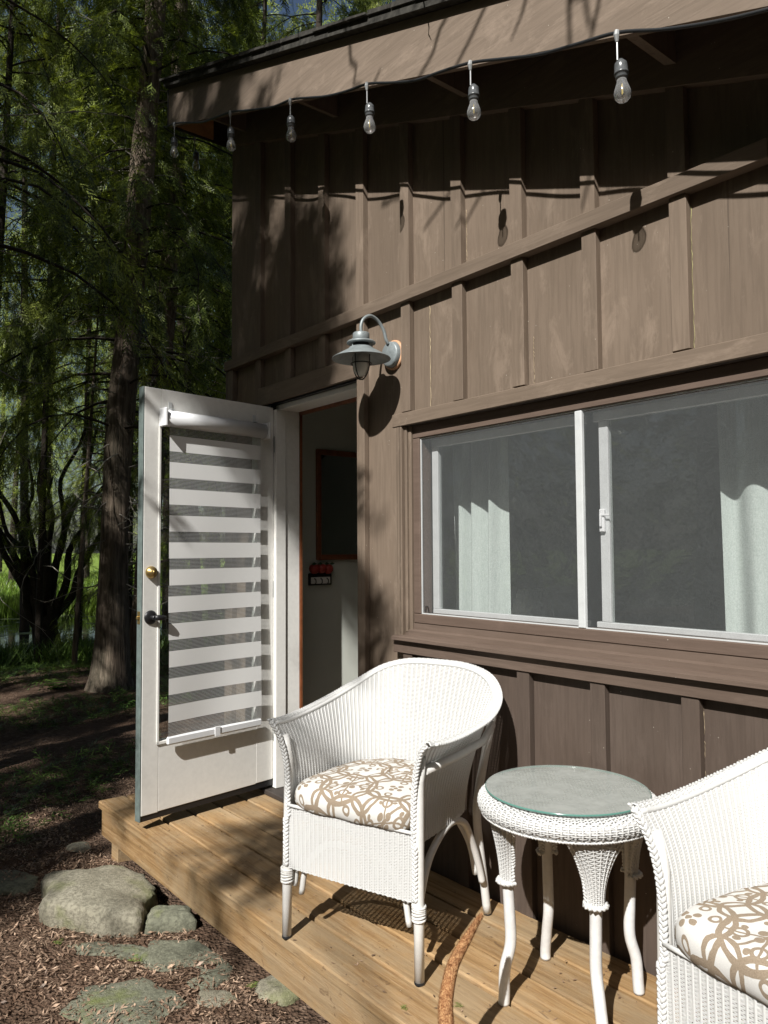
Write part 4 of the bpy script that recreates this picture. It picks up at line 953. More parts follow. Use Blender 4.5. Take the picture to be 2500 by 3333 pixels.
# ================================================================== DOG
def make_dog():
    me = bpy.data.meshes.new('dog'); o = bpy.data.objects.new('dog', me); COL.objects.link(o)
    J = {'rump': (-1.10, -1.10, .13, .085), 'mid': (-.93, -1.18, .115, .085), 'chest': (-.72, -1.28, .10, .105), 'neck': (-.60, -1.34, .20, .06), 'skull': (-.52, -1.38, .30, .062), 'muz': (-.43, -1.425, .285, .036), 'nose': (-.38, -1.45, .28, .022),
         'earL': (-.545, -1.325, .36, .02), 'earR': (-.555, -1.43, .355, .02), 'earL2': (-.525, -1.30, .33, .012), 'earR2': (-.535, -1.45, .32, .012)}
    for s_, n_ in ((1, 'L'), (-1, 'R')):
        ox, oy = .42 * .075 * s_, .9 * .075 * s_
        J['hip' + n_] = (-1.09 + ox, -1.105 + oy, .07, .062); J['knee' + n_] = (-1.03 + ox, -1.135 + oy, -.06, .038); J['hock' + n_] = (-1.145 + ox, -1.08 + oy, -.15, .020); J['paw' + n_] = (-1.12 + ox, -1.09 + oy, -.268, .020); J['toe' + n_] = (-1.08 + ox, -1.11 + oy, -.280, .021)
        J['sho' + n_] = (-.70 + ox, -1.29 + oy, .04, .05); J['elb' + n_] = (-.74 + ox, -1.27 + oy, -.06, .028); J['wri' + n_] = (-.71 + ox, -1.285 + oy, -.19, .020); J['fpa' + n_] = (-.70 + ox, -1.29 + oy, -.270, .021); J['fto' + n_] = (-.665 + ox, -1.305 + oy, -.281, .022)
    tail = [(-1.175, -1.065, .165, .030), (-1.23, -1.02, .175, .026), (-1.30, -.965, .182, .0225), (-1.355, -.925, .195, .0205), (-1.395, -.89, .222, .0190), (-1.415, -.86, .252, .0178), (-1.425, -.835, .282, .0165), (-1.428, -.805, .308, .0150), (-1.430, -.775, .330, .0125), (-1.435, -.745, .348, .0085), (-1.440, -.722, .358, .0035)]
    names = list(J); V = [J[k][:3] for k in names] + [t[:3] for t in tail]; Rr = [J[k][3] for k in names] + [t[3] for t in tail]
    ix = {k: i for i, k in enumerate(names)}; E_ = [('rump', 'mid'), ('mid', 'chest'), ('chest', 'neck'), ('neck', 'skull'), ('skull', 'muz'), ('muz', 'nose'), ('skull', 'earL'), ('skull', 'earR'), ('earL', 'earL2'), ('earR', 'earR2')]
    for n_ in 'LR': E_ += [('rump', 'hip' + n_), ('hip' + n_, 'knee' + n_), ('knee' + n_, 'hock' + n_), ('hock' + n_, 'paw' + n_), ('paw' + n_, 'toe' + n_), ('chest', 'sho' + n_), ('sho' + n_, 'elb' + n_), ('elb' + n_, 'wri' + n_), ('wri' + n_, 'fpa' + n_), ('fpa' + n_, 'fto' + n_)]
    E2 = [(ix[a], ix[b]) for a, b in E_]; b0 = len(names); E2.append((ix['rump'], b0)); E2 += [(b0 + i, b0 + i + 1) for i in range(len(tail) - 1)]
    me.from_pydata(V, E2, []); me.update()
    m = o.modifiers.new('skin', 'SKIN'); m.use_smooth_shade = True; m.branch_smoothing = .4
    for i, sv_ in enumerate(me.skin_vertices[0].data): sv_.radius = (Rr[i], Rr[i]); sv_.use_root = (i == 0)
    o.modifiers.new('sub', 'SUBSURF').levels = 2; o.modifiers['sub'].render_levels = 2
    dg = bpy.context.evaluated_depsgraph_get(); ev = o.evaluated_get(dg); me2 = bpy.data.meshes.new_from_object(ev); o.modifiers.clear(); o.data = me2
    me2.materials.clear(); me2.materials.append(m_fur)
    # soft fur: short strands along the tail, joined with the coat
    tag(o, 'ginger short haired dog whose tail reaches in over the deck', 'dog')
    nrm = RNG.normal(size=(1, 3))
    P = resample(cr([t[:3] for t in tail], 8), 400); Rt = np.interp(np.linspace(0, 1, 400), np.linspace(0, 1, len(tail)), [t[3] for t in tail])
    Tn = np.gradient(P, axis=0); Tn /= np.linalg.norm(Tn, axis=1, keepdims=True)
    n_ = 9000; k = RNG.integers(0, 400, n_); a = RNG.uniform(0, 2 * math.pi, n_); T0 = Tn[k]; up = np.array([0, 0, 1.]); A = np.cross(T0, up); A /= np.linalg.norm(A, axis=1, keepdims=True); B = np.cross(A, T0)
    rad = A * np.cos(a)[:, None] + B * np.sin(a)[:, None]; p0 = P[k] + rad * (Rt[k] * .88)[:, None]; Ln = RNG.uniform(.010, .018, n_)[:, None]
    tip = p0 + (T0 * .95 + rad * .28 + RNG.normal(0, .08, (n_, 3))) * Ln; sd = np.cross(T0, rad) * .0009
    V = np.stack([p0 - sd, p0 + sd, tip], 1).reshape(-1, 3); mkobj('fur', V, np.arange(n_ * 3).reshape(-1, 3), m_fur, o)
    o['kind'] = ''; del o['kind']
    for s_ in (1, -1):
        MB().lathe([(.0, -.007), (.006, -.004), (.007, 0), (.006, .004), (.0, .007)], (-.478 + .01 * s_, -1.40 + .034 * s_, .318), 10).build('eye', m_black, o, smooth=True)
    MB().lathe([(.0, -.012), (.010, -.008), (.013, 0), (.010, .008), (.0, .012)], (-.362, -1.458, .284), 12).build('nose', m_black, o, smooth=True)
make_dog()

# ================================================================== FOLIAGE
def spray_template(seed, nb=9, droop=.25, wk=1.0):
    """flat fern-like cedar spray: list of slim triangles, unit length"""
    r = np.random.default_rng(seed); T_ = []
    def tri(p, q, w, z0, z1):
        d = np.array([q[0] - p[0], q[1] - p[1]]); l = np.hypot(*d) + 1e-9; nx, ny = -d[1] / l * w * wk, d[0] / l * w * wk
        T_.append([(p[0] + nx, p[1] + ny, z0), (p[0] - nx, p[1] - ny, z0), (q[0], q[1], z1)])
    tri((0, 0), (1, 0), .018, 0, -droop)
    for k in range(nb):
        t = .12 + .8 * k / nb; s_ = 1 if k % 2 else -1; L_ = .42 * (1 - t * .75) * r.uniform(.8, 1.2); a = r.uniform(.6, .95)
        p = (t, 0); q = (t + L_ * math.cos(a), s_ * L_ * math.sin(a)); z0 = -droop * t * t; z1 = z0 - droop * .5 * L_
        tri(p, q, .028, z0, z1)
        m = ((p[0] + q[0]) / 2, (p[1] + q[1]) / 2); tri(m, (m[0] + L_ * .42, m[1] + s_ * L_ * .10), .022, z0, z1)
    return np.array(T_)                     # [ntri,3,3]
TPL = [spray_template(s_) for s_ in (1, 2, 3)]; TPLS = [spray_template(s_, 5) for s_ in (4, 5)]; TPLW = [spray_template(s_, 6, .25, 2.0) for s_ in (6, 7)]
def make_sprays(P, A, size, r, tpl=None, roll=1.0):
    n = len(P); A = A / (np.linalg.norm(A, axis=1, keepdims=True) + 1e-9); up = np.array([0, 0, 1.]) + r.normal(0, .35 * roll, (n, 3))
    B = np.cross(up, A); B /= np.linalg.norm(B, axis=1, keepdims=True) + 1e-9; C = np.cross(A, B); size = np.broadcast_to(size, (n,)) * r.uniform(.7, 1.25, n)
    Vs = []; tpls = tpl or TPL; which = r.integers(0, len(tpls), n)
    for w, T_ in enumerate(tpls):
        m = which == w
        if not m.any(): continue
        t = T_.reshape(-1, 3); q = P[m][:, None, :] + size[m][:, None, None] * (t[None, :, 0:1] * A[m][:, None, :] + t[None, :, 1:2] * B[m][:, None, :] + t[None, :, 2:3] * C[m][:, None, :])
        Vs.append(q.reshape(-1, 3))
    V = np.vstack(Vs); return V, np.arange(len(V)).reshape(-1, 3)

def trunk_mesh(mb, pts, rads, sides=14, seed=0, flute=.08):
    r = random.Random(seed); pts = np.array(pts, float); P = resample(cr(pts, 6), 40); zz_ = pts[:, 2] if len(rads) == len(pts) else np.linspace(pts[0, 2], pts[-1, 2], len(rads)); R = np.interp(P[:, 2], zz_, rads); V = []
    ph = [r.uniform(0, 6.3) for _ in range(4)]
    for i in range(40):
        for k in range(sides):
            a = 2 * math.pi * k / sides; f = 1 + flute * math.sin(5 * a + ph[0] + i * .10) + .6 * flute * math.sin(8 * a + ph[1] - i * .16) + .05 * math.sin(i * .9 + ph[2])
            V.append((P[i, 0] + R[i] * f * math.cos(a), P[i, 1] + R[i] * f * math.sin(a), P[i, 2]))
    mb.add(V, [(i * sides + k, i * sides + (k + 1) % sides, (i + 1) * sides + (k + 1) % sides, (i + 1) * sides + k) for i in range(39) for k in range(sides)])

def cedar(label, x, y, h, r0, z0=1.6, nb=70, Lb=2.2, sps=34, size=.26, seed=0, lean=(0, 0), mat=None, group=None, twigs=25, tpl=None, path=None, rads=None, bark=None, cat='tree', name='cedar_tree', clad=0):
    r = np.random.default_rng(seed); gzv = float(gz(x, y)); t = thing(name, label, cat, (x, y, gzv), 0, group)
    pts = path or [(0, 0, -.15), (0, 0, 0), (lean[0] * .25, lean[1] * .25, h * .25), (lean[0] * .6, lean[1] * .6, h * .6), (lean[0], lean[1], h)]
    mb = MB(); trunk_mesh(mb, pts, rads or [r0 * 1.55, r0 * 1.05, r0 * .9, r0 * .6, r0 * .12], 14, seed); mb.build('trunk', bark or m_bark, t, smooth=True)
    P = resample(pts, 60)
    def at(z): 
        return np.array([np.interp(z, P[:, 2], P[:, 0]), np.interp(z, P[:, 2], P[:, 1]), z])
    SP = []; SA = []; bmb = MB()
    for k in range(nb):
        z = z0 + (h - z0) * ((k + r.uniform(0, 1)) / nb) ** .9; f = 1 - (z - z0) / (h - z0); L_ = Lb * (.22 + .78 * f ** .8) * r.uniform(.65, 1.15)
        a = r.uniform(0, 2 * math.pi); d0 = np.array([math.cos(a), math.sin(a), 0]); p = at(z); pp = [p]; n = 7; d = d0 + np.array([0, 0, r.uniform(.0, .35)])
        for q in range(n):
            d = d + np.array([r.normal(0, .12), r.normal(0, .12), -.10 - .05 * q + r.normal(0, .06)]); d /= np.linalg.norm(d); pp.append(pp[-1] + d * L_ / n)
        pp = np.array(pp); bmb.tube(pp, list(np.linspace(.010 + .004 * L_, .002, n + 1)), 4, False)
        m = int(sps * (.5 + L_ / Lb)); tt = r.uniform(.18, 1, m) ** .8 * n; i0 = np.clip(tt.astype(int), 0, n - 1); fr = (tt - i0)[:, None]
        bp = pp[i0] * (1 - fr) + pp[i0 + 1] * fr; dd = pp[i0 + 1] - pp[i0]; dd /= np.linalg.norm(dd, axis=1, keepdims=True)
        side = np.cross(dd, [0, 0, 1.]); s_ = r.choice([-1, 1], m)[:, None]; ad = dd * r.uniform(.3, 1, (m, 1)) + side * s_ * r.uniform(.2, 1.1, (m, 1)) + np.array([0, 0, -.35]) + r.normal(0, .25, (m, 3))
        bp = bp + ad * r.uniform(0, .16, (m, 1)) * L_ / 1.6 + r.normal(0, .05, (m, 3)); SP.append(bp); SA.append(ad)
    if clad:
        zc = r.uniform(5.0, 11.5, clad); ac = r.uniform(0, 6.283, clad); rc = r.uniform(.15, 1.0, clad); pc = np.array([at(q) for q in zc]); dc = np.stack([np.cos(ac), np.sin(ac), 0 * ac], 1); SP.append(pc + dc * rc[:, None]); SA.append(dc + r.normal(0, .4, (clad, 3)) + np.array([0, 0, -.5]))
    bmb.build('branch', m_barkd, t)
    V, Fc = make_sprays(np.vstack(SP), np.vstack(SA), size, r, tpl); o = mkobj('crown', V, Fc, mat or m_ced, t); o['kind'] = 'stuff'
    if twigs:
        tw = MB()
        for k in range(twigs):
            z = r.uniform(.9, min(h * .7, 7.5)); a = r.uniform(0, 2 * math.pi); p = at(z); d = np.array([math.cos(a), math.sin(a), r.uniform(-.3, .35)]); L_ = r.uniform(.5, 1.7); pp = [p]
            for q in range(7): d = d + r.normal(0, .22, 3) + np.array([0, 0, -.07]); d /= np.linalg.norm(d); pp.append(pp[-1] + d * L_ / 7)
            tw.tube(pp, list(np.linspace(.009, .002, 8)), 4, False)
            for _ in range(2):
                j = r.integers(2, 7); e = pp[j]; d2 = d + r.normal(0, .7, 3); d2 /= np.linalg.norm(d2); tw.tube([e, e + d2 * .15 + r.normal(0, .02, 3), e + d2 * .35 + r.normal(0, .05, 3)], [.004, .003, .0015], 3, False)
        o = tw.build('dead_twigs', m_twig, t); o['kind'] = 'stuff'
    return t

def az(deg, dist): return -math.sin(math.radians(deg)) * dist, -2.2 + math.cos(math.radians(deg)) * dist
# the two big cedars
x1, y1 = -9.15, 1.02
cedar('thick cedar trunk standing left of the open door, flared at its base', x1, y1, 15, .2, 2.9, 100, 2.6, 66, .24, 101, path=[(0, 0, -.2), (0.0, 0, 0), (.02, .02, .5), (.02, .03, 1.5), (.05, .07, 3.0), (.14, .17, 4.6), (.22, .28, 6.6), (.3, .4, 9), (.4, .5, 15)], rads=[.34, .235, .18, .16, .155, .15, .14, .105, .03], twigs=70, clad=2600, mat=m_ced)
x2, y2 = az(67.6, 11.5)
cedar('second cedar trunk rising right behind the top of the open door', x2, y2, 16, .18, 4.6, 90, 2.6, 62, .25, 102, path=[(-.15, -.18, -.2), (-.13, -.16, 0), (-.10, -.10, 1.5), (.0, 0, 3.4), (.18, .12, 6.0), (.25, .2, 9), (.3, .3, 16)], rads=[.20, .17, .15, .145, .13, .10, .03], twigs=70, clad=900)
# multi-stemmed shrub tree by the pond
def multistem():
    x, y = -14.5, 1.78; t = thing('multi_stem_tree', 'dark many stemmed tree fanning out in front of the pond', 'tree', (x, y, float(gz(x, y)) - .05)); r = np.random.default_rng(5); SP = []; SA = []
    sidev = np.array([.33, .94, 0])      # across the view
    for k in range(11):
        s_ = -1.15 + 2.1 * k / 10 + r.uniform(-.1, .1); top = r.uniform(3.4, 4.8); pp = [np.array([r.uniform(-.12, .12), r.uniform(-.15, .15), 0])]
        for q in range(1, 9):
            t_ = q / 8; pp.append(np.array([0, 0, top * t_]) * (1 - .10 * abs(s_)) + sidev * s_ * 1.7 * t_ ** 1.5 + np.array([r.uniform(-.5, .5), 0, 0]) * t_ + r.normal(0, .05, 3))
        mb = MB(); mb.tube(cr(pp, 3), list(np.linspace(.095, .02, 25)), 7); mb.build('stem', m_barkd, t, smooth=True)
        pp = np.array(pp)
        for q in range(4, 9):
            for _ in range(12): SP.append(pp[q] + r.normal(0, .45, 3)); SA.append(r.normal(0, 1, 3) + np.array([0, 0, -.3]))
    mb = MB(); trunk_mesh(mb, [(0, 0, -.1), (0, 0, .3), (.02, .0, .9)], [.24, .20, .16], 12, 4); mb.build('trunk', m_barkd, t, smooth=True)
    V, Fc = make_sprays(np.array(SP), np.array(SA), .2, r); o = mkobj('crown', V, Fc, m_ced, t); o['kind'] = 'stuff'
multistem()
kinds = ['tall dense cedar', 'leaning cedar', 'slender cedar', 'bushy cedar', 'ragged cedar']
mid = [(78.8, 11.5, 5.2, .06), (75.2, 13.5, 4.6, .05), (72.6, 16.5, 4.6, .05), (69.5, 14.5, 2.4, .09), (64.6, 13.0, 1.4, .08), (61.2, 15.0, 1.5, .1), (57.0, 13.5, 2.5, .1), (52.0, 15.0, 2.5, .1), (46.5, 14, 2.5, .1), (76, 21, 6.5, .1), (66.8, 20, 4.5, .1), (60.5, 22, 5, .12)]
places = ['nearest the left edge of the photo', 'above the many stemmed tree', 'left of the thick trunk, farther back', 'between the two big trunks', 'right of the second trunk behind the door top', 'behind the eave corner', 'over the low end of the roof edge', 'over the roof edge left of centre', 'over the roof edge near the top centre',
          'in the back row at the far left', 'in the back row behind the second trunk', 'in the back row above the roof end']
for i, (a, dd, z0_, r0_) in enumerate(mid):
    x, y = az(a, dd); nearb = dd < 17
    cedar(kinds[i % 5] + ' ' + places[i], x, y, 13 + (i * 7 % 5) * 1.1 + dd * .2, r0_, z0_, 84, 2.7 + .1 * (i % 3), 86 if nearb else 64, .26 if nearb else .40, 200 + i, (random.uniform(-.6, .6), random.uniform(-.6, .6)), m_ced if i % 3 else m_ced2, 'cedars behind the cabin', (40 if a < 72 else 12) if nearb else 4, TPL if nearb else TPLS, bark=m_barkd)
x, y = az(82.5, 6.2); cedar('near cedar just outside the left edge with boughs reaching into the top left corner', x, y, 11, .11, 3.2, 60, 2.5, 40, .20, 333, (0, 0), m_ced2, None, 30)
# thin saplings
for i, (a, dd, tx) in enumerate(((72.9, 12.2, 'thin dark sapling left of the thick trunk'),)):
    x, y = az(a, dd); cedar(tx, x, y, 6, .04, 2.3, 18, 1.0, 14, .2, 400 + i, (.4 * (1 - 2 * i), .2), m_ced, None, 6, name='sapling')
# broadleaf trees across the pond
def broad(label, x, y, h, w, seed, mat):
    r = np.random.default_rng(seed); g = float(gz(x, y)); t = thing('broadleaf_tree', label, 'tree', (x, y, g), 0, 'sunlit trees across the pond')
    mb = MB(); mb.tube([(0, 0, -.2), (.1, 0, h * .3), (0, .2, h * .6), (.2, 0, h * .85)], [.22, .16, .1, .03], 8); mb.build('trunk', m_barkd, t)
    n = 3800; d = r.normal(0, 1, (n, 3)); d /= np.linalg.norm(d, axis=1, keepdims=True); rad = r.uniform(.35, 1, (n, 1)) ** .6
    lob = 1 + .25 * np.sin(5 * np.arctan2(d[:, 1], d[:, 0]) + seed) * np.cos(4 * d[:, 2] * 3); P = d * rad * lob[:, None] * np.array([w, w, h * .46]) + np.array([0, 0, h * .54]); P[:, 2] = np.maximum(P[:, 2], .2)
    A = r.normal(0, 1, (n, 3)); V, Fc = make_sprays(P, A, .42, r, TPLS, 2.5); o = mkobj('crown', V, Fc, mat, t); o['kind'] = 'stuff'
bl = [(79.5, 52, 22, 6, 'at the far left edge'), (76.8, 46, 14, 4.5, 'low behind the meadow'), (74.6, 58, 27, 7, 'behind the meadow left of the trunks'), (72.2, 48, 20, 5.5, 'seen left of the thick trunk'), (69.5, 55, 27, 7, 'behind the thick trunk'), (66, 46, 25, 6.5, 'right of the second trunk'), (61.5, 52, 28, 7, 'behind the eave corner'), (77.6, 66, 34, 9, 'in the last row at the left'), (71, 70, 36, 10, 'in the last row behind the trunks'), (64, 70, 36, 10, 'in the last row behind the cabin corner'), (68.2, 29, 20, 3.2, 'in the nearer row behind the second trunk'), (63.5, 27, 20, 3.4, 'in the nearer row beside the cabin corner'), (58, 28, 22, 4, 'above the roof edge'), (52, 27, 22, 4.5, 'above the roof near the middle'), (46, 29, 24, 5, 'above the roof at the right'), (55.5, 20, 17, 3.4, 'close behind the roof edge'), (49, 21, 18, 3.6, 'close behind the roof near the top centre'), (60.8, 19, 17, 2.8, 'close behind the eave corner'), (70.8, 33, 24, 4, 'beyond the pond end between the big trunks'), (74.8, 36, 27, 4.5, 'high over the pond left of the trunks'), (78.5, 34, 26, 4, 'high over the pond at the far left'), (66.2, 24, 20, 3, 'close behind the second trunk')]
for i, (a, dd, h, w, pl) in enumerate(bl):
    x, y = az(a, dd); broad(['round', 'tall', 'wide', 'pale', 'full'][i % 5] + ' yellow green leafy tree ' + pl, x, y, h, w, 500 + i, m_broad)
# meadow grass + shore plants
r = np.random.default_rng(77)
def blades(name, n, xs, ys, hh, w, mat, lean=.35, seed=1):
    r = np.random.default_rng(seed); x = r.uniform(*xs, n); y = r.uniform(*ys, n); z = gz(x, y); h = hh * r.uniform(.5, 1.3, n); a = r.uniform(0, 6.283, n)
    dx, dy = np.cos(a) * w, np.sin(a) * w; l = r.normal(0, lean, (n, 2)) * h[:, None]
    V = np.stack([np.stack([x - dx, y - dy, z], 1), np.stack([x + dx, y + dy, z], 1), np.stack([x + l[:, 0], y + l[:, 1], z + h], 1)], 1).reshape(-1, 3)
    return tag(mkobj(name, V, np.arange(n * 3).reshape(-1, 3), mat), {'meadow_grass': 'bright sunlit meadow grass beyond the pond', 'reeds': 'green reeds along the far shore of the pond', 'shore_plants': 'long leaved plants on the near pond shore'}[name], {'meadow_grass': 'grass', 'reeds': 'reeds', 'shore_plants': 'plants'}[name], kind='stuff')
blades('meadow_grass', 60000, (-62, -25.2), (-6, 24), .42, .05, m_grass, .35, 1)
blades('reeds', 12000, (-26.5, -24.6), (-3, 14), .55, .03, m_grass, .2, 2)
blades('shore_plants', 7000, (-16.2, -12.6), (-1, 7), .38, .022, m_fern, .5, 3)
# ground cover between cabin and pond
def cover():
    r = np.random.default_rng(9); n = 16000; x = r.uniform(-14, -4.6, n); y = r.uniform(-2.2, 7, n); k = (snoise(x, y, .22, 12) + .16 * (-x - 6) > .12) & ~((x > -4.4) & (y > -.9)); x, y = x[k], y[k]
    z = gz(x, y) + .02; n = len(x); a = r.uniform(0, 6.283, n); A = np.stack([np.cos(a), np.sin(a), r.uniform(.1, .9, n)], 1)
    V, Fc = make_sprays(np.stack([x, y, z], 1), A, .17, r, TPLS, .6); tag(mkobj('ground_cover', V, Fc, m_fern), 'low green ground cover in the shade left of the deck', 'ground cover', kind='stuff')
cover()
def fern(label, x, y, s_, seed):
    r = np.random.default_rng(seed); t = thing('fern', label, 'fern', (x, y, float(gz(x, y)))); 
    for k in range(9):
        a = k * .7 + r.uniform(-.2, .2); P = []; A = []; 
        for q in range(9): u = q / 8; P.append((math.cos(a) * s_ * u, math.sin(a) * s_ * u, s_ * (.9 * u - .8 * u * u))); A.append((math.cos(a), math.sin(a), .7 - 1.5 * u))
        V = []; Fs = []
        for q in range(8):
            p = np.array(P[q]); d = np.array([-math.sin(a), math.cos(a), -.15]); w = s_ * .28 * (1 - q / 8.5); e = (np.array(P[q + 1]) - p) * .7
            for sg in (-1, 1): b_ = len(V); V += [p, p + e, p + np.array([d[0] * sg, d[1] * sg, d[2]]) * w + e * 1.1]; Fs.append((b_, b_ + 1, b_ + 2))
        mkobj('frond', np.array(V), np.array(Fs), m_fern, t)
for i, (x, y, s_, tx) in enumerate(((-8.2, 1.45, .42, 'fern at the foot of the thick cedar, right side'), (-8.0, .95, .34, 'fern just in front of the thick cedar'), (-12.6, 2.4, .5, 'fern clump right of the many stemmed tree base'), (-7.6, 1.8, .34, 'fern near the open door edge'), (-9.6, .55, .36, 'fern left of the thick cedar base'))): fern(tx, x, y, s_, 60 + i)

# litter on the ground
def litter():
    r = np.random.default_rng(31); n = 52000; x = r.uniform(-5.6, -1.6, n); y = -.74 - np.abs(r.normal(0, .75, n)); y = np.where(r.uniform(0, 1, n) < .25, r.uniform(-.8, 1.2, n), y); ok = ~((x > -4.2) & (y > -.72)); x, y = x[ok], y[ok]; n = len(x)
    z = gz(x, y) + .018 * snoise(x, y, .5, 3) + .012 * snoise(x, y, 2.0, 4) + r.uniform(0, .012, n); a = r.uniform(0, 6.283, n); L_ = .003 + .013 * r.uniform(0, 1, n) ** 2.2; w = L_ * r.uniform(.10, .4, n); ti = r.normal(0, .35, (n, 2))
    d = np.stack([np.cos(a), np.sin(a), ti[:, 0]], 1) * L_[:, None]; s_ = np.stack([-np.sin(a), np.cos(a), ti[:, 1]], 1) * w[:, None]; c = np.stack([x, y, z + .004], 1)
    V = np.stack([c - d, c - s_, c + d, c + s_], 1).reshape(-1, 3); tag(mkobj('leaf_litter', V, np.arange(n * 4).reshape(-1, 4), m_dry), 'dry brown cedar litter scattered on the ground', 'leaf litter', kind='stuff')
litter()
def debris():
    r = np.random.default_rng(44); n = 420; x = r.uniform(-4.15, -.6, n); y = r.uniform(-.78, -.03, n); a = r.uniform(0, 6.283, n); L_ = r.uniform(.002, .009, n); w = L_ * r.uniform(.15, .5, n); c = np.stack([x, y, np.full(n, .0035)], 1)
    d = np.stack([np.cos(a), np.sin(a), .1 * r.normal(0, 1, n)], 1) * L_[:, None]; s_ = np.stack([-np.sin(a), np.cos(a), 0 * a], 1) * w[:, None]
    V = np.stack([c - d, c - s_, c + d, c + s_], 1).reshape(-1, 3); tag(mkobj('deck_debris', V, np.arange(n * 4).reshape(-1, 4), m_dry), 'crumbs of dry cedar litter lying on the deck boards', 'debris', kind='stuff')
debris()
def sprigs():
    r = np.random.default_rng(8)
    spots = [((-1.735, -.745, .004), .055, 'green cedar sprig on the deck by the dog tail', m_sprig), ((-1.64, -.60, .004), .035, 'small green sprig on the deck beside the table leg', m_sprig), ((-1.45, -.53, .004), .03, 'tiny green sprig on the deck under the table', m_sprig), ((-1.83, -.73, .004), .025, 'brown dry sprig on the deck near the armchair foot', m_dry), ((-3.0, -1.02, -.27), .09, 'yellowed cedar sprig on the ground near the flagstones', m_sprig), ((-2.78, -.98, -.26), .08, 'orange dry sprig beside the mossy flagstone', m_dry), ((-2.55, -.80, -.26), .08, 'yellow sprig under the deck edge', m_sprig), ((-3.35, -1.22, -.28), .07, 'yellow green sprig lying in the litter', m_sprig)]
    for p, s_, lb, mm in spots:
        a = r.uniform(0, 6.3); V, Fc = make_sprays(np.array([p, p]) + np.array([[0, 0, 0], [.3 * s_, .1 * s_, 0]]), np.array([[math.cos(a), math.sin(a), .02], [math.cos(a + .7), math.sin(a + .7), .05]]), s_, r, TPL[:1], .1); tag(mkobj('cedar_sprig', V, Fc, mm), lb, 'sprig')
sprigs()

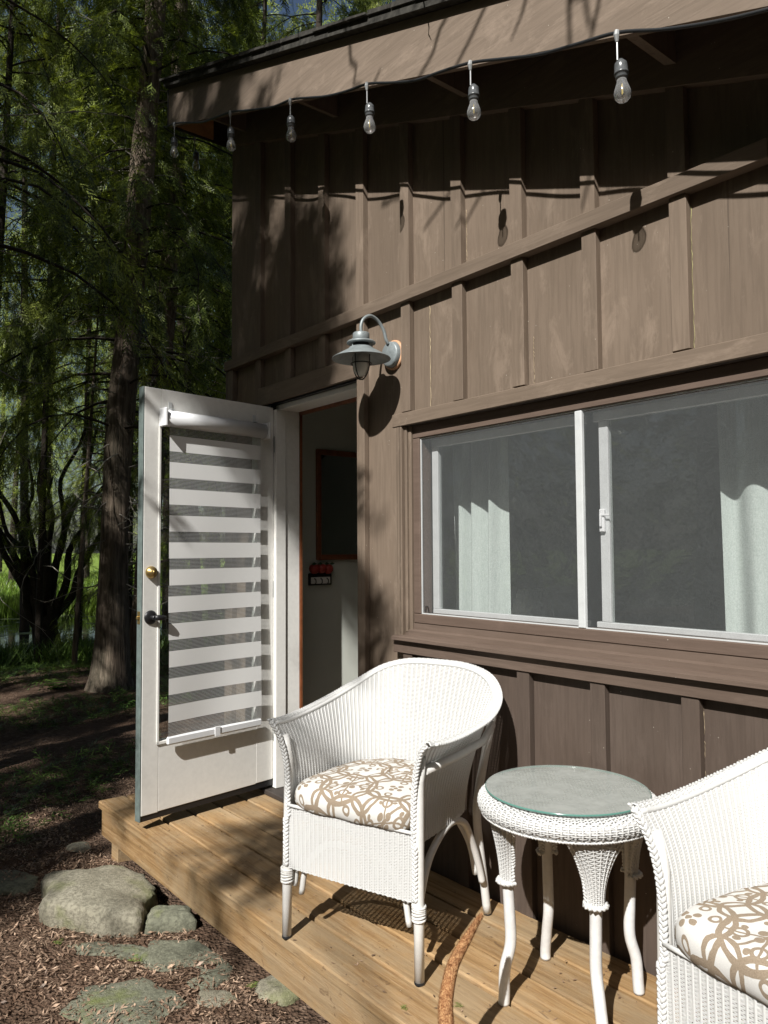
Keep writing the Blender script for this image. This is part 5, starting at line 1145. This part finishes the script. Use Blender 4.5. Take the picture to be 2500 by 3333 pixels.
# ------------------------------------------------------------------ shade trees (beside and behind the camera), crowns shaped to cast the dapples
def bound(Yp):   # sun-projected edge of the shade (measured on the ground plane)
    return np.interp(Yp, [-4, -1.6, -1.0, -.5, 1.2, 2.4, 3.2, 5], [-3.7, -3.55, -3.3, -2.95, -3.66, -4.62, -5.08, -5.35])
def shade_trees():
    L_ = -np.array(SUN) / -SUN.z                 # step towards the sun per unit height
    L_ = np.array([-SUN.x, -SUN.y, -SUN.z]) / (-SUN.z)
    specs = [(-1.6, -7.2, 12.5, 'tall cedar behind the viewer shading the doorway'), (-4.6, -6.4, 12, 'cedar left of the viewer shading the deck corner'), (-8.2, -6.2, 13, 'cedar shading the ground left of the deck'), (-12.5, -6.5, 14, 'cedar shading the thick trunk'), (-6.0, -10.5, 16, 'taller cedar in the row behind'), (-17, -7.5, 14, 'cedar at the far end of the shade row'), (3.5, -9.5, 8.4, 'cedar right behind the viewer'), (8.5, -10.5, 9, 'unseen cedar behind the viewer at the far right, added to shade the ground')]
    r = np.random.default_rng(909); N = 62000
    Xp = r.uniform(-21, -2.3, N); Yp = r.uniform(-4.5, 12.5, N); zz = np.maximum(3.9, (Yp + 3.3) / .98) + r.uniform(0, 6.0, N)
    gap = snoise(Xp * .8, Yp * .42, .55, 71) + .7 * snoise(Xp, Yp * .6, 1.7, 72)
    keep = (Xp < bound(Yp) + .06 + .16 * snoise(Xp * 0, Yp, .9, 73) + r.normal(0, .07, N)) & (gap < np.where((Yp > 2.1) & (snoise(Xp, Yp * .35, 1.6, 75) < np.where((Xp < -5.2) & (Yp > 2.7), .12, .6)) & (Yp < 5) & (Xp > -6), 2.0, np.where((Xp < -4.2) & (Yp < 1.2), -.25, .70)))
    door_zone = (Xp > -5.0) & (Yp > -1.2) & (Yp < 2.1)
    keep &= ~(door_zone & (gap > .1))
    band_ = (Xp + .49 * Yp > -4.15) & (Xp + .49 * Yp < -3.45) & (Yp > -1.0) & (Yp < 2.2); keep &= ~(band_ & (gap > -.55))
    keep &= ~((Xp < -6.5) & (Yp > 2.6) & (snoise(Xp, Yp * .6, .55, 77) > .12))
    keep &= ~((Xp < -6.5) & (Yp > 2.6) & (r.uniform(0, 1, N) < .35))
    Xp, Yp, zz = Xp[keep], Yp[keep], zz[keep]
    ne = 7000
    xe = r.uniform(-8, -4.1, ne); ye = r.uniform(1.7, 5.0, ne); ke = xe < bound(ye) + .02 + .16 * snoise(xe * 0, ye, .9, 73) + r.normal(0, .06, ne); ke &= snoise(xe, ye * .35, 1.6, 75) < np.where((xe < -5.2) & (ye > 2.7), .12, .85)
    nf = 9000; xf = r.uniform(-3.2, 9, nf); yf = r.uniform(-9, -2.1, nf)  # sprays added over unseen ground to cut bounced sunlight
    Xp = np.r_[Xp, xe[ke], xf]; Yp = np.r_[Yp, ye[ke], yf]; zz = np.r_[zz, np.maximum(3.9, (ye[ke] + 3.3) / .98) + r.uniform(0, 5, ke.sum()), r.uniform(4.5, 9, nf)]
    xt = r.uniform(-13, -8.2, 4200); yt = r.uniform(.2, 6.5, 4200); kt = snoise(xt, yt * .45, 1.1, 81) < .25
    Xp = np.r_[Xp, xt[kt]]; Yp = np.r_[Yp, yt[kt]]; zz = np.r_[zz, np.maximum(3.9, (yt[kt] + 3.3) / .98) + r.uniform(0, 5, kt.sum())]
    fz = (Xp < -5.05) & (Xp > -7.3) & (Yp > 2.8) & (Yp < 4.4) & (snoise(Xp * 1.6, Yp * .5, 1.5, 79) > .0); Xp, Yp, zz = Xp[~fz], Yp[~fz], zz[~fz]
    P = np.stack([Xp + L_[0] * zz, Yp + L_[1] * zz, zz], 1)
    P = P[P[:, 1] < -3.1]
    cx = np.array([[s_[0], s_[1]] for s_ in specs]); own = np.argmin(((P[:, None, :2] - cx[None]) ** 2).sum(-1), 1)
    for i, (x, y, h, lb) in enumerate(specs):
        t = thing('cedar_tree', lb, 'tree', (0, 0, 0), 0, 'shade cedars beside the cabin')
        mb = MB(); trunk_mesh(mb, [(x, y, -.4), (x, y, 0), (x + .1, y, h * .5), (x, y + .1, h)], [.3, .24, .17, .03], 12, i); mb.build('trunk', m_bark, t, smooth=True)
        Q = P[own == i]
        if len(Q) == 0: continue
        A = Q - np.array([x, y, 0]); A[:, 2] = -.8; A = A / (np.linalg.norm(A, axis=1, keepdims=True) + 1e-6) + r.normal(0, .4, A.shape) + np.array([0, 0, -.35])
        V, Fc = make_sprays(Q, A, .42, r, TPLW, 1.2); o = mkobj('crown', V, Fc, m_ced, t); o['kind'] = 'stuff'
        br = MB(); ids = r.choice(len(Q), min(len(Q), 46), replace=False)
        for q in Q[ids]: s0 = np.array([x, y, q[2] * .85 + .8]); br.tube([s0, (s0 + q) / 2 + np.array([0, 0, .25]), q], [.03, .018, .006], 4, False)
        br.build('branch', m_barkd, t)
shade_trees()
# thin bare twigs overhead whose shadows cross the fascia, one end hangs into view
def twig_branch():
    t = thing('overhanging_branch', 'thin bare branch hanging over the roof edge at the top', 'branch', (0, 0, 0)); r = np.random.default_rng(3); Ls = np.array([-SUN.x, -SUN.y, -SUN.z])
    mb = MB()
    for (xa, za, xb, zb_) in ((-1.98, 3.25, -2.32, 2.98), (-1.72, 3.22, -2.12, 2.86), (-1.55, 3.2, -1.66, 2.98), (-1.40, 3.10, -1.46, 2.72), (-1.40, 3.02, -1.32, 2.86), (-1.28, 3.05, -1.36, 2.80), (-2.55, 3.42, -2.50, 3.22), (-2.50, 3.22, -2.36, 3.24)):
        a = np.array([xa, FY, za]); b = np.array([xb, FY, zb_]); d = b - a; a = a - d * .6; k = 2.6
        pp = [a + Ls * k + d * 1.5 * u + r.normal(0, .012, 3) for u in np.linspace(0, 1, 6)]; mb.tube(pp, [.010, .009, .009, .008, .007, .005], 5)
    mb.build('twig', m_twig, t)
    mb = MB(); c0 = Vector((-2.01, -.42, 3.42)); mb.tube([c0 + Vector(q) for q in ((0, 0, .3), (-.01, 0, .1), (.0, 0, .03), (.008, 0, -.02), (.005, 0, -.045), (.02, 0, -.075))], [.005, .004, .003, .0025, .002, .001], 5)
    mb.build('twig', m_barkd, t)
twig_branch()

# ------------------------------------------------------------------ unseen trees added to block low sky light, behind and right of the viewer
def clearing():
    spots = [(11, -3, 19), (11, -8.5, 17), (11.5, -14, 11), (5.5, -19, 13), (-1.5, -15, 12), (-7, -14.5, 20), (-14, -12.5, 20), (14, 3, 20), (11, 9, 19), (4, 12, 19), (16, -12, 17), (1.5, -22, 19), (-20, -9, 19), (0.5, -13.5, 9.5), (7.5, -11.5, 8.5)]
    names = ['right of the viewer', 'right behind the viewer', 'low in the gap where the sun comes in', 'behind the viewer', 'straight behind the viewer', 'behind the viewer to the left', 'far left behind the shade cedars', 'beyond the right end of the cabin', 'behind the cabin at the right', 'behind the cabin', 'in the far right corner', 'in the second row behind the viewer', 'near the pond on the left', 'low bushy one close behind the viewer', 'low bushy one right of the sun gap']
    for i, ((x, y, h), nm) in enumerate(zip(spots, names)):
        r = np.random.default_rng(700 + i); g = float(gz(x, y)); t = thing('sky_block_tree', 'unseen full green tree added to block sky light at the clearing edge ' + nm, 'tree', (x, y, g), 0, 'unseen trees added round the clearing')
        mb = MB(); mb.tube([(0, 0, -.2), (.1, 0, h * .4), (0, .1, h * .95)], [.28, .2, .03], 8); mb.build('trunk', m_barkd, t)
        n = 2000; a = r.uniform(0, 6.283, n); u = r.uniform(0, 1, n); rad = (3.6 * (1 - u * .75) * np.sqrt(r.uniform(.15, 1, n)))
        P = np.stack([rad * np.cos(a), rad * np.sin(a), .6 + u * (h - .6)], 1); A = np.stack([np.cos(a), np.sin(a), -.5 + 0 * a], 1) + r.normal(0, .5, (n, 3))
        V, Fc = make_sprays(P, A, 1.0, r, TPLW, 1.5); o = mkobj('crown', V, Fc, m_ced, t); o['kind'] = 'stuff'
clearing()
